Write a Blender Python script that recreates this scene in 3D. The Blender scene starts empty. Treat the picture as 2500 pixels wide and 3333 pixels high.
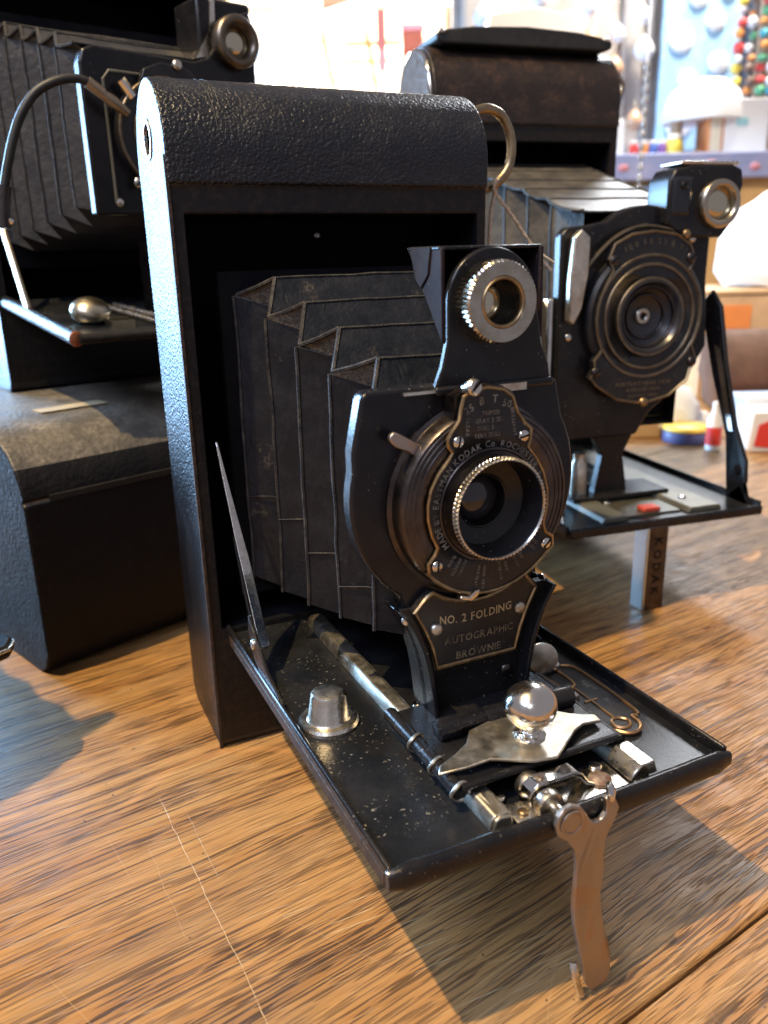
import bpy, bmesh, math, random
from mathutils import Vector, Matrix, noise
random.seed(11)
S = 0.001                      # everything below is written in millimetres
R_ = math.radians
sc = bpy.context.scene
col = sc.collection

# ------------------------------------------------------------------ camera
cd = bpy.data.cameras.new('camera'); cam = bpy.data.objects.new('camera', cd); col.objects.link(cam)
cam.location = (-0.03841, -0.19346, 0.12831)
cam.rotation_euler = (R_(72.286), R_(1.2945), R_(-25.105))
cd.lens = 28.48; cd.sensor_width = 36.0; cd.clip_start = 0.01; cd.clip_end = 60
cd.dof.use_dof = True; cd.dof.focus_distance = 0.176; cd.dof.aperture_fstop = 20.0
cd.dof.aperture_blades = 0
sc.camera = cam

# ------------------------------------------------------------------ world and lamps
w = bpy.data.worlds.new('World'); sc.world = w; w.use_nodes = True
bgn = w.node_tree.nodes['Background']
bgn.inputs[0].default_value = (0.90, 0.86, 1.0, 1); bgn.inputs[1].default_value = 0.235

def lamp(name, kind, loc, target, energy, color, size=0.1, size_y=None, spot=None, blend=0.5):
    d = bpy.data.lights.new(name, kind); o = bpy.data.objects.new(name, d); col.objects.link(o)
    o.location = loc; d.energy = energy; d.color = color
    v = Vector(target) - Vector(loc); o.rotation_euler = v.to_track_quat('-Z', 'Y').to_euler()
    if kind == 'AREA':
        d.shape = 'RECTANGLE' if size_y else 'DISK'; d.size = size
        if size_y: d.size_y = size_y
    else:
        d.shadow_soft_size = size
        if spot: d.spot_size = R_(spot); d.spot_blend = blend
    return o
# warm shop lamp overhead to the left: the hard shadow on the table
lamp('ceiling_lamp', 'SPOT', (-0.50, -0.055, 1.30), (0.02, 0.0, 0.0), 82, (1.0, 0.73, 0.37), 0.012, spot=70, blend=0.6)
# big cool shop window behind to the left, and its neighbour further round to the left
lamp('window_light', 'AREA', (-0.55, 1.18, 0.34), (0.0, 0.05, 0.12), 46, (0.34, 0.62, 1.0), 0.52, 0.66)
lamp('window_light.001', 'AREA', (-0.80, -0.38, 1.05), (0.0, 0.0, 0.10), 8, (0.56, 0.68, 1.0), 0.45, 0.45)
# window behind to the right, seen in the glossy bed
lamp('rear_window_light', 'AREA', (1.04, 0.86, 0.885), (0.07, -0.09, 0.035), 7, (0.92, 0.95, 1.0), 0.20, 0.20)
# soft fill added behind the viewpoint to lift the camera fronts
lamp('front_fill', 'AREA', (-0.75, -1.05, 1.05), (0.05, -0.05, 0.08), 1.6, (0.92, 0.95, 1.0), 0.40)
# unseen spots added to brighten the goods and window bars at the back
lamp('background_fill', 'SPOT', (1.00, 0.62, 1.25), (1.12, 1.10, 0.3), 105, (1.0, 0.92, 0.80), 0.12, spot=72, blend=0.7)
lamp('background_fill.001', 'SPOT', (0.22, 0.10, 0.95), (0.72, 0.55, 0.05), 48, (1.0, 0.94, 0.86), 0.05, spot=40, blend=0.6)
lamp('background_fill.002', 'SPOT', (0.45, 1.0, 1.15), (0.33, 0.47, 0.27), 30, (1.0, 0.97, 0.92), 0.05, spot=24, blend=0.6)
lamp('shop_window_light', 'AREA', (0.90, 1.98, 0.66), (0.03, 0.0, 0.14), 70, (1.0, 0.93, 0.82), 0.60, 0.40)
lamp('background_fill.003', 'SPOT', (0.72, 1.30, 1.05), (1.0, 2.0, 0.62), 70, (1.0, 0.90, 0.72), 0.10, spot=60, blend=0.7)
sc.cycles.max_bounces = 7; sc.cycles.diffuse_bounces = 3; sc.cycles.glossy_bounces = 4; sc.cycles.caustics_reflective = False; sc.cycles.caustics_refractive = False

vs = sc.view_settings; vs.view_transform = 'Standard'; vs.look = 'None'; vs.exposure = 0.36; vs.gamma = 1.0
vs.use_curve_mapping = False

# ------------------------------------------------------------------ mesh helpers
class MB:
    def __init__(s): s.v = []; s.f = []; s.m = []
    def add(s, vs, fs, mi=0):
        o = len(s.v); s.v += [tuple(p) for p in vs]
        for f in fs: s.f.append(tuple(i + o for i in f)); s.m.append(mi)
        return s
    def box(s, x0, x1, y0, y1, z0, z1, mi=0):
        return s.add([(x0,y0,z0),(x1,y0,z0),(x1,y1,z0),(x0,y1,z0),(x0,y0,z1),(x1,y0,z1),(x1,y1,z1),(x0,y1,z1)],
              [(0,3,2,1),(4,5,6,7),(0,1,5,4),(1,2,6,5),(2,3,7,6),(3,0,4,7)], mi)
    def prism(s, poly, ax, a, b, mi=0):
        n = len(poly)
        def P(p, t):
            return {'x': (t, p[0], p[1]), 'y': (p[0], t, p[1]), 'z': (p[0], p[1], t)}[ax]
        vs = [P(p, a) for p in poly] + [P(p, b) for p in poly]
        fs = [tuple(range(n)), tuple(range(2*n-1, n-1, -1))] + [(i, (i+1) % n, n+(i+1) % n, n+i) for i in range(n)]
        return s.add(vs, fs, mi)
    def lathe(s, prof, c=(0,0,0), ax=(0,0,1), n=32, mi=0, teeth=None, cap0=True, cap1=True):
        a = Vector(ax).normalized(); u = a.orthogonal().normalized(); v = a.cross(u); c = Vector(c)
        vs = []; fs = []
        for k, (r, h) in enumerate(prof):
            for i in range(n):
                t = 2*math.pi*i/n; rr = r
                if teeth and k in teeth and i % 2: rr = r - teeth[k]
                vs.append(c + a*h + (u*math.cos(t) + v*math.sin(t))*rr)
        for k in range(len(prof)-1):
            for i in range(n):
                j = (i+1) % n; fs.append((k*n+i, k*n+j, (k+1)*n+j, (k+1)*n+i))
        if cap0: fs.append(tuple(range(n-1, -1, -1)))
        if cap1: fs.append(tuple((len(prof)-1)*n+i for i in range(n)))
        return s.add(vs, fs, mi)
    def ring(s, r0, r1, h0, h1, c, ax, n=40, mi=0, e=0.15, teeth=None):     # washer with softened edges
        p = [(r0, h0), (r0, h1-e), (r0+e, h1), (r1-e, h1), (r1, h1-e), (r1, h0)]
        a = Vector(ax).normalized(); u = a.orthogonal().normalized(); v = a.cross(u); c = Vector(c); vs = []; fs = []; m = len(p)
        for i in range(n):
            t = 2*math.pi*i/n
            for k, (r, h) in enumerate(p):
                rr = r - (teeth if (teeth and k in (4, 5) and i % 2) else 0)
                vs.append(c + a*h + (u*math.cos(t)+v*math.sin(t))*rr)
        for i in range(n):
            j = (i+1) % n
            for k in range(m): fs.append((i*m+k, j*m+k, j*m+(k+1) % m, i*m+(k+1) % m))
        return s.add(vs, fs, mi)
    def tube(s, path, r, n=8, closed=False, mi=0, flat=1.0):
        P = [Vector(p) for p in path]; L = len(P); vs = []; fs = []
        rs = r if isinstance(r, (list, tuple)) else [r]*L
        T = []
        for i in range(L):
            a = P[(i-1) % L] if (closed or i > 0) else P[i]; b = P[(i+1) % L] if (closed or i < L-1) else P[i]
            T.append((b-a).normalized())
        u = T[0].orthogonal().normalized()
        for i in range(L):
            u = (u - T[i]*u.dot(T[i]))
            u = u.normalized() if u.length > 1e-6 else T[i].orthogonal().normalized()
            v = T[i].cross(u)
            for k in range(n):
                t = 2*math.pi*k/n; vs.append(P[i] + (u*math.cos(t) + v*math.sin(t)*flat)*rs[i])
        for i in range(L if closed else L-1):
            j = (i+1) % L
            for k in range(n): fs.append((i*n+k, i*n+(k+1) % n, j*n+(k+1) % n, j*n+k))
        if not closed: fs += [tuple(range(n-1, -1, -1)), tuple((L-1)*n+k for k in range(n))]
        return s.add(vs, fs, mi)
    def ball(s, c, r, n=24, m=12, mi=0, sq=(1,1,1)):
        vs = []; fs = []
        for j in range(1, m):
            p = math.pi*j/m
            for i in range(n):
                t = 2*math.pi*i/n
                vs.append((c[0]+r*sq[0]*math.sin(p)*math.cos(t), c[1]+r*sq[1]*math.sin(p)*math.sin(t), c[2]+r*sq[2]*math.cos(p)))
        a = len(vs); vs += [(c[0], c[1], c[2]+r*sq[2]), (c[0], c[1], c[2]-r*sq[2])]
        for j in range(m-2):
            for i in range(n): fs.append((j*n+i, (j+1)*n+i, (j+1)*n+(i+1) % n, j*n+(i+1) % n))
        for i in range(n): fs.append((a, i, (i+1) % n)); fs.append((a+1, (m-2)*n+(i+1) % n, (m-2)*n+i))
        return s.add(vs, fs, mi)
    def move(s, fn): s.v = [tuple(fn(*p)) for p in s.v]; return s
    def build(s, name, mats, parent=None, bevel=0, seg=2, smooth=35, flat=False, blim=40, recalc=True):
        me = bpy.data.meshes.new(name)
        me.from_pydata([(x*S, y*S, z*S) for x, y, z in s.v], [], s.f)
        for p, mi in zip(me.polygons, s.m): p.material_index = mi
        if recalc:
            bm = bmesh.new(); bm.from_mesh(me); bmesh.ops.recalc_face_normals(bm, faces=bm.faces); bm.to_mesh(me); bm.free()
        for m in (mats if isinstance(mats, (list, tuple)) else [mats]): me.materials.append(m)
        if not flat: me.shade_smooth(); me.set_sharp_from_angle(angle=R_(smooth))
        o = bpy.data.objects.new(name, me); col.objects.link(o)
        if parent: o.parent = parent
        if bevel:
            b = o.modifiers.new('bevel', 'BEVEL'); b.width = bevel*S; b.segments = seg; b.limit_method = 'ANGLE'; b.angle_limit = R_(blim)
            b.harden_normals = False
        return o

def tag(o, label=None, cat=None, group=None, kind=None):
    if label: o['label'] = label
    if cat: o['category'] = cat
    if group: o['group'] = group
    if kind: o['kind'] = kind
    return o
def thing(name, label, cat, loc=(0,0,0), yaw=0, group=None):
    o = bpy.data.objects.new(name, None); col.objects.link(o); o.empty_display_size = 0.01
    o.location = [c*S for c in loc]; o.rotation_euler = (0, 0, R_(yaw)); return tag(o, label, cat, group)
def smoothpath(pts, k=6, closed=False):
    P = [Vector(p) for p in pts]; n = len(P); out = []
    for i in range(n if closed else n-1):
        g = lambda j: P[j % n] if closed else P[max(0, min(n-1, j))]
        a, b, c, d = g(i-1), g(i), g(i+1), g(i+2)
        for t in range(k):
            t /= k; out.append(0.5*((2*b) + (c-a)*t + (2*a-5*b+4*c-d)*t*t + (3*b-a-3*c+d)*t**3))
    if not closed: out.append(P[-1])
    return out
def arc(cx, cz, r, a0, a1, n=16):
    return [(cx+r*math.cos(R_(a0+(a1-a0)*i/n)), cz+r*math.sin(R_(a0+(a1-a0)*i/n))) for i in range(n+1)]

# ---- lettering
_gl = {}
def glyph(ch):
    if ch not in _gl:
        c = bpy.data.curves.new('glyph', 'FONT'); c.body = ch; c.size = 1.0; c.resolution_u = 2; c.offset = 0.018
        o = bpy.data.objects.new('glyph', c); col.objects.link(o)
        dg = bpy.context.evaluated_depsgraph_get(); me = o.evaluated_get(dg).to_mesh()
        vs = [(v.co.x, v.co.y) for v in me.vertices]; fs = [tuple(p.vertices) for p in me.polygons]
        o.evaluated_get(dg).to_mesh_clear(); bpy.data.objects.remove(o); bpy.data.curves.remove(c)
        x0 = min(v[0] for v in vs); x1 = max(v[0] for v in vs)
        _gl[ch] = ([(x-x0, y) for x, y in vs], fs, x1-x0)
    return _gl[ch]
def text_layout(txt, size, track=0.12, narrow=1.0):
    x = 0; out = []
    for ch in txt:
        if ch == ' ': x += 0.34*size; continue
        vs, fs, wd = glyph(ch); out.append((x, vs, fs, wd*size*narrow)); x += wd*size*narrow + track*size
    return out, x - track*size
def text_line(mb, txt, size, c, ang=0, track=0.12, narrow=1.0, put=None, mi=0, bend=None):
    lay, tot = text_layout(txt, size, track, narrow); ca, sa = math.cos(R_(ang)), math.sin(R_(ang))
    for x, vs, fs, wd in lay:
        P = []
        for a, b in vs:
            u = x + a*size*narrow - tot/2; v = (b-0.35)*size
            if bend: v += bend*u*u
            P.append(put(c[0]+u*ca-v*sa, c[1]+u*sa+v*ca))
        mb.add(P, fs, mi)
def text_arc(mb, txt, size, c, r, a_mid, put, track=0.12, narrow=1.0, mi=0, inward=False):
    lay, tot = text_layout(txt, size, track, narrow); sg = -1 if inward else 1
    for x, vs, fs, wd in lay:
        a = R_(a_mid) - sg*(x + wd/2 - tot/2)/r
        P = []
        for p, q in vs:
            u = p*size*narrow - wd/2; v = (q-0.35)*size
            er = Vector((math.cos(a), math.sin(a))); et = Vector((math.sin(a), -math.cos(a)))*sg
            pos = er*(r + sg*v) + et*u
            P.append(put(c[0]+pos.x, c[1]+pos.y))
        mb.add(P, fs, mi)

# ------------------------------------------------------------------ materials
def newmat(name):
    m = bpy.data.materials.new(name); m.use_nodes = True; nt = m.node_tree
    return m, nt, nt.nodes['Principled BSDF']
def nd(nt, typ, ins=None, **kw):
    n = nt.nodes.new(typ)
    for k, v in kw.items(): setattr(n, k, v)
    for k, v in (ins or {}).items():
        if isinstance(v, bpy.types.NodeSocket): nt.links.new(v, n.inputs[k])
        else: n.inputs[k].default_value = v
    return n
def c4(c): return (c[0], c[1], c[2], 1) if len(c) == 3 else c
def coords(nt, stretch=None, kind='Object'):
    t = nd(nt, 'ShaderNodeTexCoord').outputs[kind]
    if stretch: t = nd(nt, 'ShaderNodeMapping', {'Vector': t, 'Scale': stretch}).outputs[0]
    return t
def nz(nt, vec, size_mm, detail=3, rough=0.55, dist=0):
    return nd(nt, 'ShaderNodeTexNoise', {'Vector': vec, 'Scale': 1000.0/size_mm, 'Detail': detail, 'Roughness': rough, 'Distortion': dist}).outputs['Fac']
def rampf(nt, fac, lo, hi, v0=0.0, v1=1.0):
    return nd(nt, 'ShaderNodeMapRange', {'Value': fac, 'From Min': lo, 'From Max': hi, 'To Min': v0, 'To Max': v1}).outputs[0]
def mixc(nt, fac, a, b, mode='MIX'):
    n = nt.nodes.new('ShaderNodeMix'); n.data_type = 'RGBA'; n.blend_type = mode
    for k, v in ((0, fac), (6, a), (7, b)):
        if isinstance(v, bpy.types.NodeSocket): nt.links.new(v, n.inputs[k])
        else: n.inputs[k].default_value = v if k == 0 else c4(v)
    return n.outputs[2]
def math_(nt, op, a, b=0.0, c=None, clamp=False):
    n = nd(nt, 'ShaderNodeMath', operation=op); n.use_clamp = clamp
    for i, v in enumerate((a, b, c)):
        if v is None: continue
        if isinstance(v, bpy.types.NodeSocket): nt.links.new(v, n.inputs[i])
        else: n.inputs[i].default_value = v
    return n.outputs[0]
def bump(nt, h, mm, strength=1.0, prev=None):
    n = nd(nt, 'ShaderNodeBump', {'Height': h, 'Distance': mm*S, 'Strength': strength})
    if prev is not None: nt.links.new(prev, n.inputs['Normal'])
    return n.outputs[0]

def pbr(name, base, rough=0.5, metal=0.0, var=None, vsize=8, vlo=0.4, vhi=0.7, rvar=0.0, dust=None, dsize=0.7, dlo=0.66, dhi=0.74,
        bmp=None, bsize=0.8, spec=0.5, coat=0.0, crough=0.1, haze=None, hsize=14):
    m, nt, b = newmat(name); v = coords(nt); c = c4(base)
    if var:
        n1 = nz(nt, v, vsize, 5, 0.65); c = mixc(nt, rampf(nt, n1, vlo, vhi), base, var)
    if haze:                                              # thin film of old dust and wear
        n3 = nz(nt, v, hsize, 6, 0.7); c = mixc(nt, rampf(nt, n3, 0.48, 0.80, 0, 0.75), c, haze)
    r = rough
    if rvar:
        n2 = nz(nt, v, vsize*0.6, 5, 0.7); r = rampf(nt, n2, 0.3, 0.7, max(0.02, rough-rvar), rough+rvar)
    if dust:
        n4 = nz(nt, v, dsize, 2, 0.5); d = rampf(nt, n4, dlo, dhi)
        n5 = nz(nt, v, 9, 3, 0.6); d = math_(nt, 'MULTIPLY', d, rampf(nt, n5, 0.42, 0.62))
        c = mixc(nt, d, c, dust)
        if not isinstance(r, bpy.types.NodeSocket): r = rampf(nt, d, 0, 1, rough, min(1, rough+0.35))
    for k, val in (('Base Color', c), ('Roughness', r)):
        if isinstance(val, bpy.types.NodeSocket): nt.links.new(val, b.inputs[k])
        else: b.inputs[k].default_value = val
    b.inputs['Metallic'].default_value = metal; b.inputs['Specular IOR Level'].default_value = spec
    b.inputs['Coat Weight'].default_value = coat; b.inputs['Coat Roughness'].default_value = crough
    if bmp:
        h = nz(nt, v, bsize, 4, 0.6); nt.links.new(bump(nt, h, bmp), b.inputs['Normal'])
    return m

def leather_mat(name, base, wear, grain=0.50, depth=0.30, rough=0.34, spec=0.5, wear_lo=0.50, wear_hi=0.82):
    m, nt, b = newmat(name); v = coords(nt)
    wob = nd(nt, 'ShaderNodeTexNoise', {'Vector': v, 'Scale': 1400.0, 'Detail': 2})
    vv = nd(nt, 'ShaderNodeVectorMath', {0: v, 1: nd(nt, 'ShaderNodeVectorMath', {0: wob.outputs['Color'], 'Scale': 0.0007}, operation='SCALE').outputs[0]}, operation='ADD').outputs[0]
    vo = nd(nt, 'ShaderNodeTexVoronoi', {'Vector': vv, 'Scale': 1000.0/(grain*1.6), 'Smoothness': 0.5}, feature='SMOOTH_F1').outputs['Distance']
    n1 = nz(nt, v, grain*2.5, 4, 0.6)
    h = math_(nt, 'ADD', math_(nt, 'MULTIPLY', vo, -0.8), n1)
    n2 = nz(nt, v, 11, 6, 0.7); n3 = nz(nt, v, 1.6, 3, 0.6)
    wf = math_(nt, 'MULTIPLY', rampf(nt, n2, wear_lo, wear_hi), rampf(nt, n3, 0.35, 0.65, 0.2, 1.0))
    c = mixc(nt, wf, base, wear)
    nt.links.new(c, b.inputs['Base Color'])
    nt.links.new(rampf(nt, n2, 0.3, 0.8, rough-0.06, rough+0.16), b.inputs['Roughness'])
    b.inputs['Specular IOR Level'].default_value = spec
    nt.links.new(bump(nt, h, depth), b.inputs['Normal'])
    return m

LEATHER = leather_mat('black_leatherette', (0.007, 0.008, 0.012), (0.034, 0.034, 0.037))
LEATHER_BROWN = leather_mat('worn_brown_black_leather', (0.020, 0.014, 0.011), (0.10, 0.052, 0.032), grain=0.8, depth=0.22, wear_lo=0.47, wear_hi=0.78)
CASE = leather_mat('black_case_leather', (0.007, 0.007, 0.009), (0.020, 0.017, 0.016), grain=0.8, depth=0.2, rough=0.55, spec=0.22, wear_lo=0.45, wear_hi=0.8)
CASETOP = leather_mat('dust_covered_leather', (0.085, 0.078, 0.066), (0.26, 0.225, 0.17), grain=0.8, depth=0.2, rough=0.5, wear_lo=0.38, wear_hi=0.66)
ENAMEL = pbr('black_enamel', (0.009, 0.009, 0.011), 0.25, var=(0.02, 0.018, 0.017), vsize=10, rvar=0, dust=(0.30, 0.27, 0.22), dsize=0.8, dlo=0.69, dhi=0.75, bmp=0.05, bsize=1.2, spec=0.34)
BEDM = pbr('dusty_black_enamel', (0.007, 0.008, 0.010), 0.30, var=(0.016, 0.016, 0.017), vsize=12, vlo=.42, vhi=.68, dust=(0.34, 0.31, 0.25), dsize=0.75, dlo=0.66, dhi=0.74, bmp=0.045, bsize=0.7, haze=(0.030, 0.031, 0.033), hsize=16)
BEZEL = pbr('rusty_black_bezel', (0.012, 0.011, 0.011), 0.5, var=(0.034, 0.024, 0.018), vsize=2.2, vlo=.46, vhi=.76, spec=0.25, bmp=0.14, bsize=0.8)
INSIDE = pbr('matte_black_inside', (0.005, 0.005, 0.007), 0.7, var=(0.011, 0.011, 0.011), vsize=9, spec=0.08)
BINDING = pbr('worn_brown_binding', (0.020, 0.013, 0.010), 0.55, var=(0.085, 0.048, 0.030), vsize=1.8, vlo=.42, vhi=.72, bmp=0.25, bsize=0.8)
GUSSET = pbr('dusty_gusset', (0.050, 0.044, 0.036), 0.62, var=(0.15, 0.13, 0.095), vsize=1.2, vlo=.45, vhi=.75, bmp=0.5, bsize=0.7)
BELLOWS, nt_, b_ = newmat('bellows_leathercloth')
v_ = coords(nt_); vz_ = nd(nt_, 'ShaderNodeMapping', {'Vector': v_, 'Scale': (1.0, 1.0, 0.35)}).outputs[0]
sm_ = nz(nt_, v_, 6, 6, 0.72); cr_ = nz(nt_, vz_, 2.6, 4, 0.6, 0.6); sp_ = nz(nt_, v_, 0.9, 2, 0.5)
c_ = mixc(nt_, rampf(nt_, sm_, 0.42, 0.74), (0.008, 0.010, 0.014), (0.020, 0.021, 0.025))
sm2_ = nz(nt_, nd(nt_, 'ShaderNodeMapping', {'Vector': v_, 'Rotation': (0.5, 0.3, 0.2), 'Scale': (1, 0.5, 1.0)}).outputs[0], 9, 5, 0.75)
c_ = mixc(nt_, math_(nt_, 'MULTIPLY', rampf(nt_, sm2_, 0.60, 0.72), rampf(nt_, sp_, 0.4, 0.62)), c_, (0.085, 0.072, 0.055))
b_.inputs['Specular IOR Level'].default_value = 0.26
nt_.links.new(c_, b_.inputs['Base Color']); nt_.links.new(rampf(nt_, sm_, 0.3, 0.7, 0.30, 0.50), b_.inputs['Roughness'])
nt_.links.new(bump(nt_, sp_, 0.10, 1.0, bump(nt_, cr_, 0.38)), b_.inputs['Normal'])
FOLD = pbr('worn_fold_edge', (0.012, 0.012, 0.014), 0.6, var=(0.066, 0.057, 0.044), vsize=3.0, vlo=.42, vhi=.70, bmp=0.2, bsize=0.5)
NICKEL = pbr('worn_nickel', (0.80, 0.76, 0.68), 0.28, 1.0, var=(0.50, 0.44, 0.33), vsize=5, rvar=0.10, bmp=0.012, bsize=1.5)
CHROME = pbr('polished_nickel', (0.74, 0.71, 0.66), 0.10, 1.0, var=(0.50, 0.46, 0.38), vsize=3, vlo=.5, vhi=.8, rvar=0.06, bmp=0.03, bsize=2.2)
DULLNICKEL = pbr('dull_nickel_sheet', (0.72, 0.68, 0.59), 0.40, 1.0, var=(0.42, 0.36, 0.26), vsize=5, rvar=0.1, bmp=0.05, bsize=2)
BRONZE = pbr('bare_bronze', (0.41, 0.37, 0.34), 0.40, 1.0, var=(0.46, 0.31, 0.20), vsize=7, vlo=.52, vhi=.68, rvar=0.10, bmp=0.06, bsize=1.5)
BRASS = pbr('dull_brass', (0.46, 0.33, 0.17), 0.40, 1.0, var=(0.20, 0.13, 0.075), vsize=2.5, rvar=0.08)
SHUT = pbr('browned_shutter_metal', (0.115, 0.100, 0.096), 0.34, 1.0, var=(0.055, 0.047, 0.045), vsize=6, rvar=0.1, bmp=0.04, bsize=1.0)
FACE = pbr('black_face_plate', (0.009, 0.009, 0.011), 0.34, var=(0.02, 0.019, 0.018), vsize=4, dust=(0.28, 0.25, 0.20), dsize=0.6, dlo=.70, dhi=.76)
LETTER = pbr('worn_lettering', (0.22, 0.20, 0.165), 0.55, 0.0, var=(0.06, 0.055, 0.05), vsize=2.2, vlo=.42, vhi=.62)
LETTER_GOLD = pbr('worn_gold_lettering', (0.20, 0.155, 0.09), 0.5, 0.0, var=(0.05, 0.04, 0.03), vsize=3, vlo=.45, vhi=.65)
RUST = pbr('rusty_screw', (0.17, 0.085, 0.06), 0.6, 0.6, var=(0.42, 0.35, 0.27), vsize=1.6, bmp=0.15, bsize=0.6)
DARKGLASS, _nt, _b = newmat('dark_lens_glass')
_b.inputs['Base Color'].default_value = (0.028, 0.028, 0.034, 1); _b.inputs['Roughness'].default_value = 0.12; _b.inputs['Coat Weight'].default_value = 0.6
FINDGLASS, _nt, _b = newmat('finder_mirror')
_b.inputs['Base Color'].default_value = (0.62, 0.57, 0.43, 1); _b.inputs['Metallic'].default_value = 1.0; _b.inputs['Roughness'].default_value = 0.16
LENSGLASS, _nt, _b = newmat('clear_lens_glass')
_b.inputs['Base Color'].default_value = (1, 1, 1, 1); _b.inputs['Roughness'].default_value = 0.0; _b.inputs['Transmission Weight'].default_value = 1.0; _b.inputs['IOR'].default_value = 1.5
TWINE = pbr('beige_twine', (0.70, 0.60, 0.48), 0.9, var=(0.52, 0.42, 0.31), vsize=1.2, bmp=0.3, bsize=0.5)
RUBBER = pbr('black_rubber', (0.014, 0.014, 0.014), 0.5, var=(0.03, 0.028, 0.025), vsize=5)

def wood_mat(name, gold=(0.36, 0.172, 0.054), light=(0.55, 0.320, 0.120), dark=(0.034, 0.019, 0.012), marks=True, rough=0.43):
    m, nt, b = newmat(name)
    g = nd(nt, 'ShaderNodeNewGeometry'); pos = g.outputs['Position']
    info = nd(nt, 'ShaderNodeObjectInfo')
    off = nd(nt, 'ShaderNodeVectorMath', {0: (3.1, 7.7, 0.0), 'Scale': info.outputs['Random']}, operation='SCALE').outputs[0]
    o = nd(nt, 'ShaderNodeVectorMath', {0: coords(nt), 1: off}, operation='ADD').outputs[0]
    def st(sx, sy): return nd(nt, 'ShaderNodeMapping', {'Vector': o, 'Scale': (sx, sy, 1)}).outputs[0]
    # slow warp so that the figure wanders
    wv = nd(nt, 'ShaderNodeTexNoise', {'Vector': st(0.35, 1.0), 'Scale': 22.0, 'Detail': 2})
    off2 = nd(nt, 'ShaderNodeVectorMath', {0: wv.outputs['Color'], 1: (0.0, 0.010, 0.0)}, operation='MULTIPLY').outputs[0]
    o = nd(nt, 'ShaderNodeVectorMath', {0: o, 1: off2}, operation='ADD').outputs[0]
    band = nz(nt, st(0.06, 1.0), 6.5, 4, 0.6)                    # broad early / late wood
    fine = nz(nt, st(0.022, 1.0), 0.42, 3, 0.7)                   # fine fibres
    pore = nz(nt, st(0.040, 1.0), 0.50, 1, 0.4)                   # open pores: short dark dashes
    pore2 = nz(nt, st(0.055, 1.0), 1.0, 2, 0.5)                   # longer dark flecks
    vein = nz(nt, st(0.008, 1.0), 1.1, 1, 0.4)                    # long thin dark veins
    blot = nz(nt, st(0.45, 1.0), 30, 4, 0.6)
    c = mixc(nt, rampf(nt, band, 0.34, 0.66), gold, light)
    c = mixc(nt, rampf(nt, blot, 0.42, 0.70, 0, 0.40), c, (gold[0]*0.80, gold[1]*0.74, gold[2]*0.72))
    c = mixc(nt, rampf(nt, fine, 0.42, 0.70, 0, 0.60), c, (gold[0]*0.50, gold[1]*0.46, gold[2]*0.48))
    grey = nz(nt, st(0.16, 1.0), 14, 3, 0.6)
    c = mixc(nt, rampf(nt, grey, 0.50, 0.72, 0, 0.40), c, (0.19, 0.125, 0.075))
    bandmask = rampf(nt, band, 0.60, 0.40)
    p1 = math_(nt, 'MULTIPLY', rampf(nt, pore, 0.535, 0.60), rampf(nt, bandmask, 0, 1, 0.35, 1.0))
    p2 = math_(nt, 'MULTIPLY', rampf(nt, pore2, 0.585, 0.63), rampf(nt, bandmask, 0, 1, 0.10, 1.0))
    p3 = rampf(nt, vein, 0.625, 0.66)
    pp = math_(nt, 'MAXIMUM', math_(nt, 'MULTIPLY', p1, 0.84), math_(nt, 'MULTIPLY', p2, 0.90))
    pp = math_(nt, 'MAXIMUM', pp, math_(nt, 'MULTIPLY', p3, 0.75))
    c = mixc(nt, pp, c, dark)
    h = math_(nt, 'ADD', math_(nt, 'MULTIPLY', pp, -1.0), math_(nt, 'MULTIPLY', fine, 0.35))
    rg = rampf(nt, nz(nt, o, 9, 4, 0.6), 0.3, 0.7, rough-0.08, rough+0.10)
    if marks:
        sx = nd(nt, 'ShaderNodeSeparateXYZ', {0: pos}); X, Y = sx.outputs[0], sx.outputs[1]
        wobx = math_(nt, 'MULTIPLY', math_(nt, 'SUBTRACT', nz(nt, pos, 16, 3), 0.5), 0.0022)
        def scratch(x0, y0, x1, y1, wd, amt):
            # a thin pale line scratched along (x0,y0)-(x1,y1), millimetres
            L = math.hypot(x1-x0, y1-y0); tx, ty = (x1-x0)/L, (y1-y0)/L
            dx = math_(nt, 'SUBTRACT', X, x0*S); dy = math_(nt, 'SUBTRACT', Y, y0*S)
            along = math_(nt, 'ADD', math_(nt, 'MULTIPLY', dx, tx), math_(nt, 'MULTIPLY', dy, ty))
            across = math_(nt, 'ADD', math_(nt, 'ADD', math_(nt, 'MULTIPLY', dx, -ty), math_(nt, 'MULTIPLY', dy, tx)), wobx)
            near = rampf(nt, math_(nt, 'ABSOLUTE', across), wd*S*0.35, wd*S, 1, 0)
            inn = math_(nt, 'MULTIPLY', rampf(nt, along, -0.002, 0.004), rampf(nt, along, L*S+0.002, L*S-0.004))
            br = rampf(nt, nz(nt, pos, 2.4, 3, 0.6), 0.34, 0.55, 0.25, 1.0)
            return math_(nt, 'MULTIPLY', math_(nt, 'MULTIPLY', near, inn), math_(nt, 'MULTIPLY', br, amt))
        sc_ = scratch(-19.3, -14, -12.4, -100, 0.16, 0.85)
        for a in [(-14.5, -20, -13.0, -48, .10, .5), (-25, -30, -22.5, -62, .12, .4), (-33, -22, -30, -40, .12, .35), (-38, -40, -24, -52, .08, .35),
                  (20, -118, 44, -92, .08, .30), (56, -128, 60, -96, .08, .28), (-6, -60, 10, -84, .08, .35), (-48, -58, -40, -76, .12, .4), (100, -60, 128, -70, .12, .3)]:
            sc_ = math_(nt, 'MAXIMUM', sc_, scratch(*a))
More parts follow.
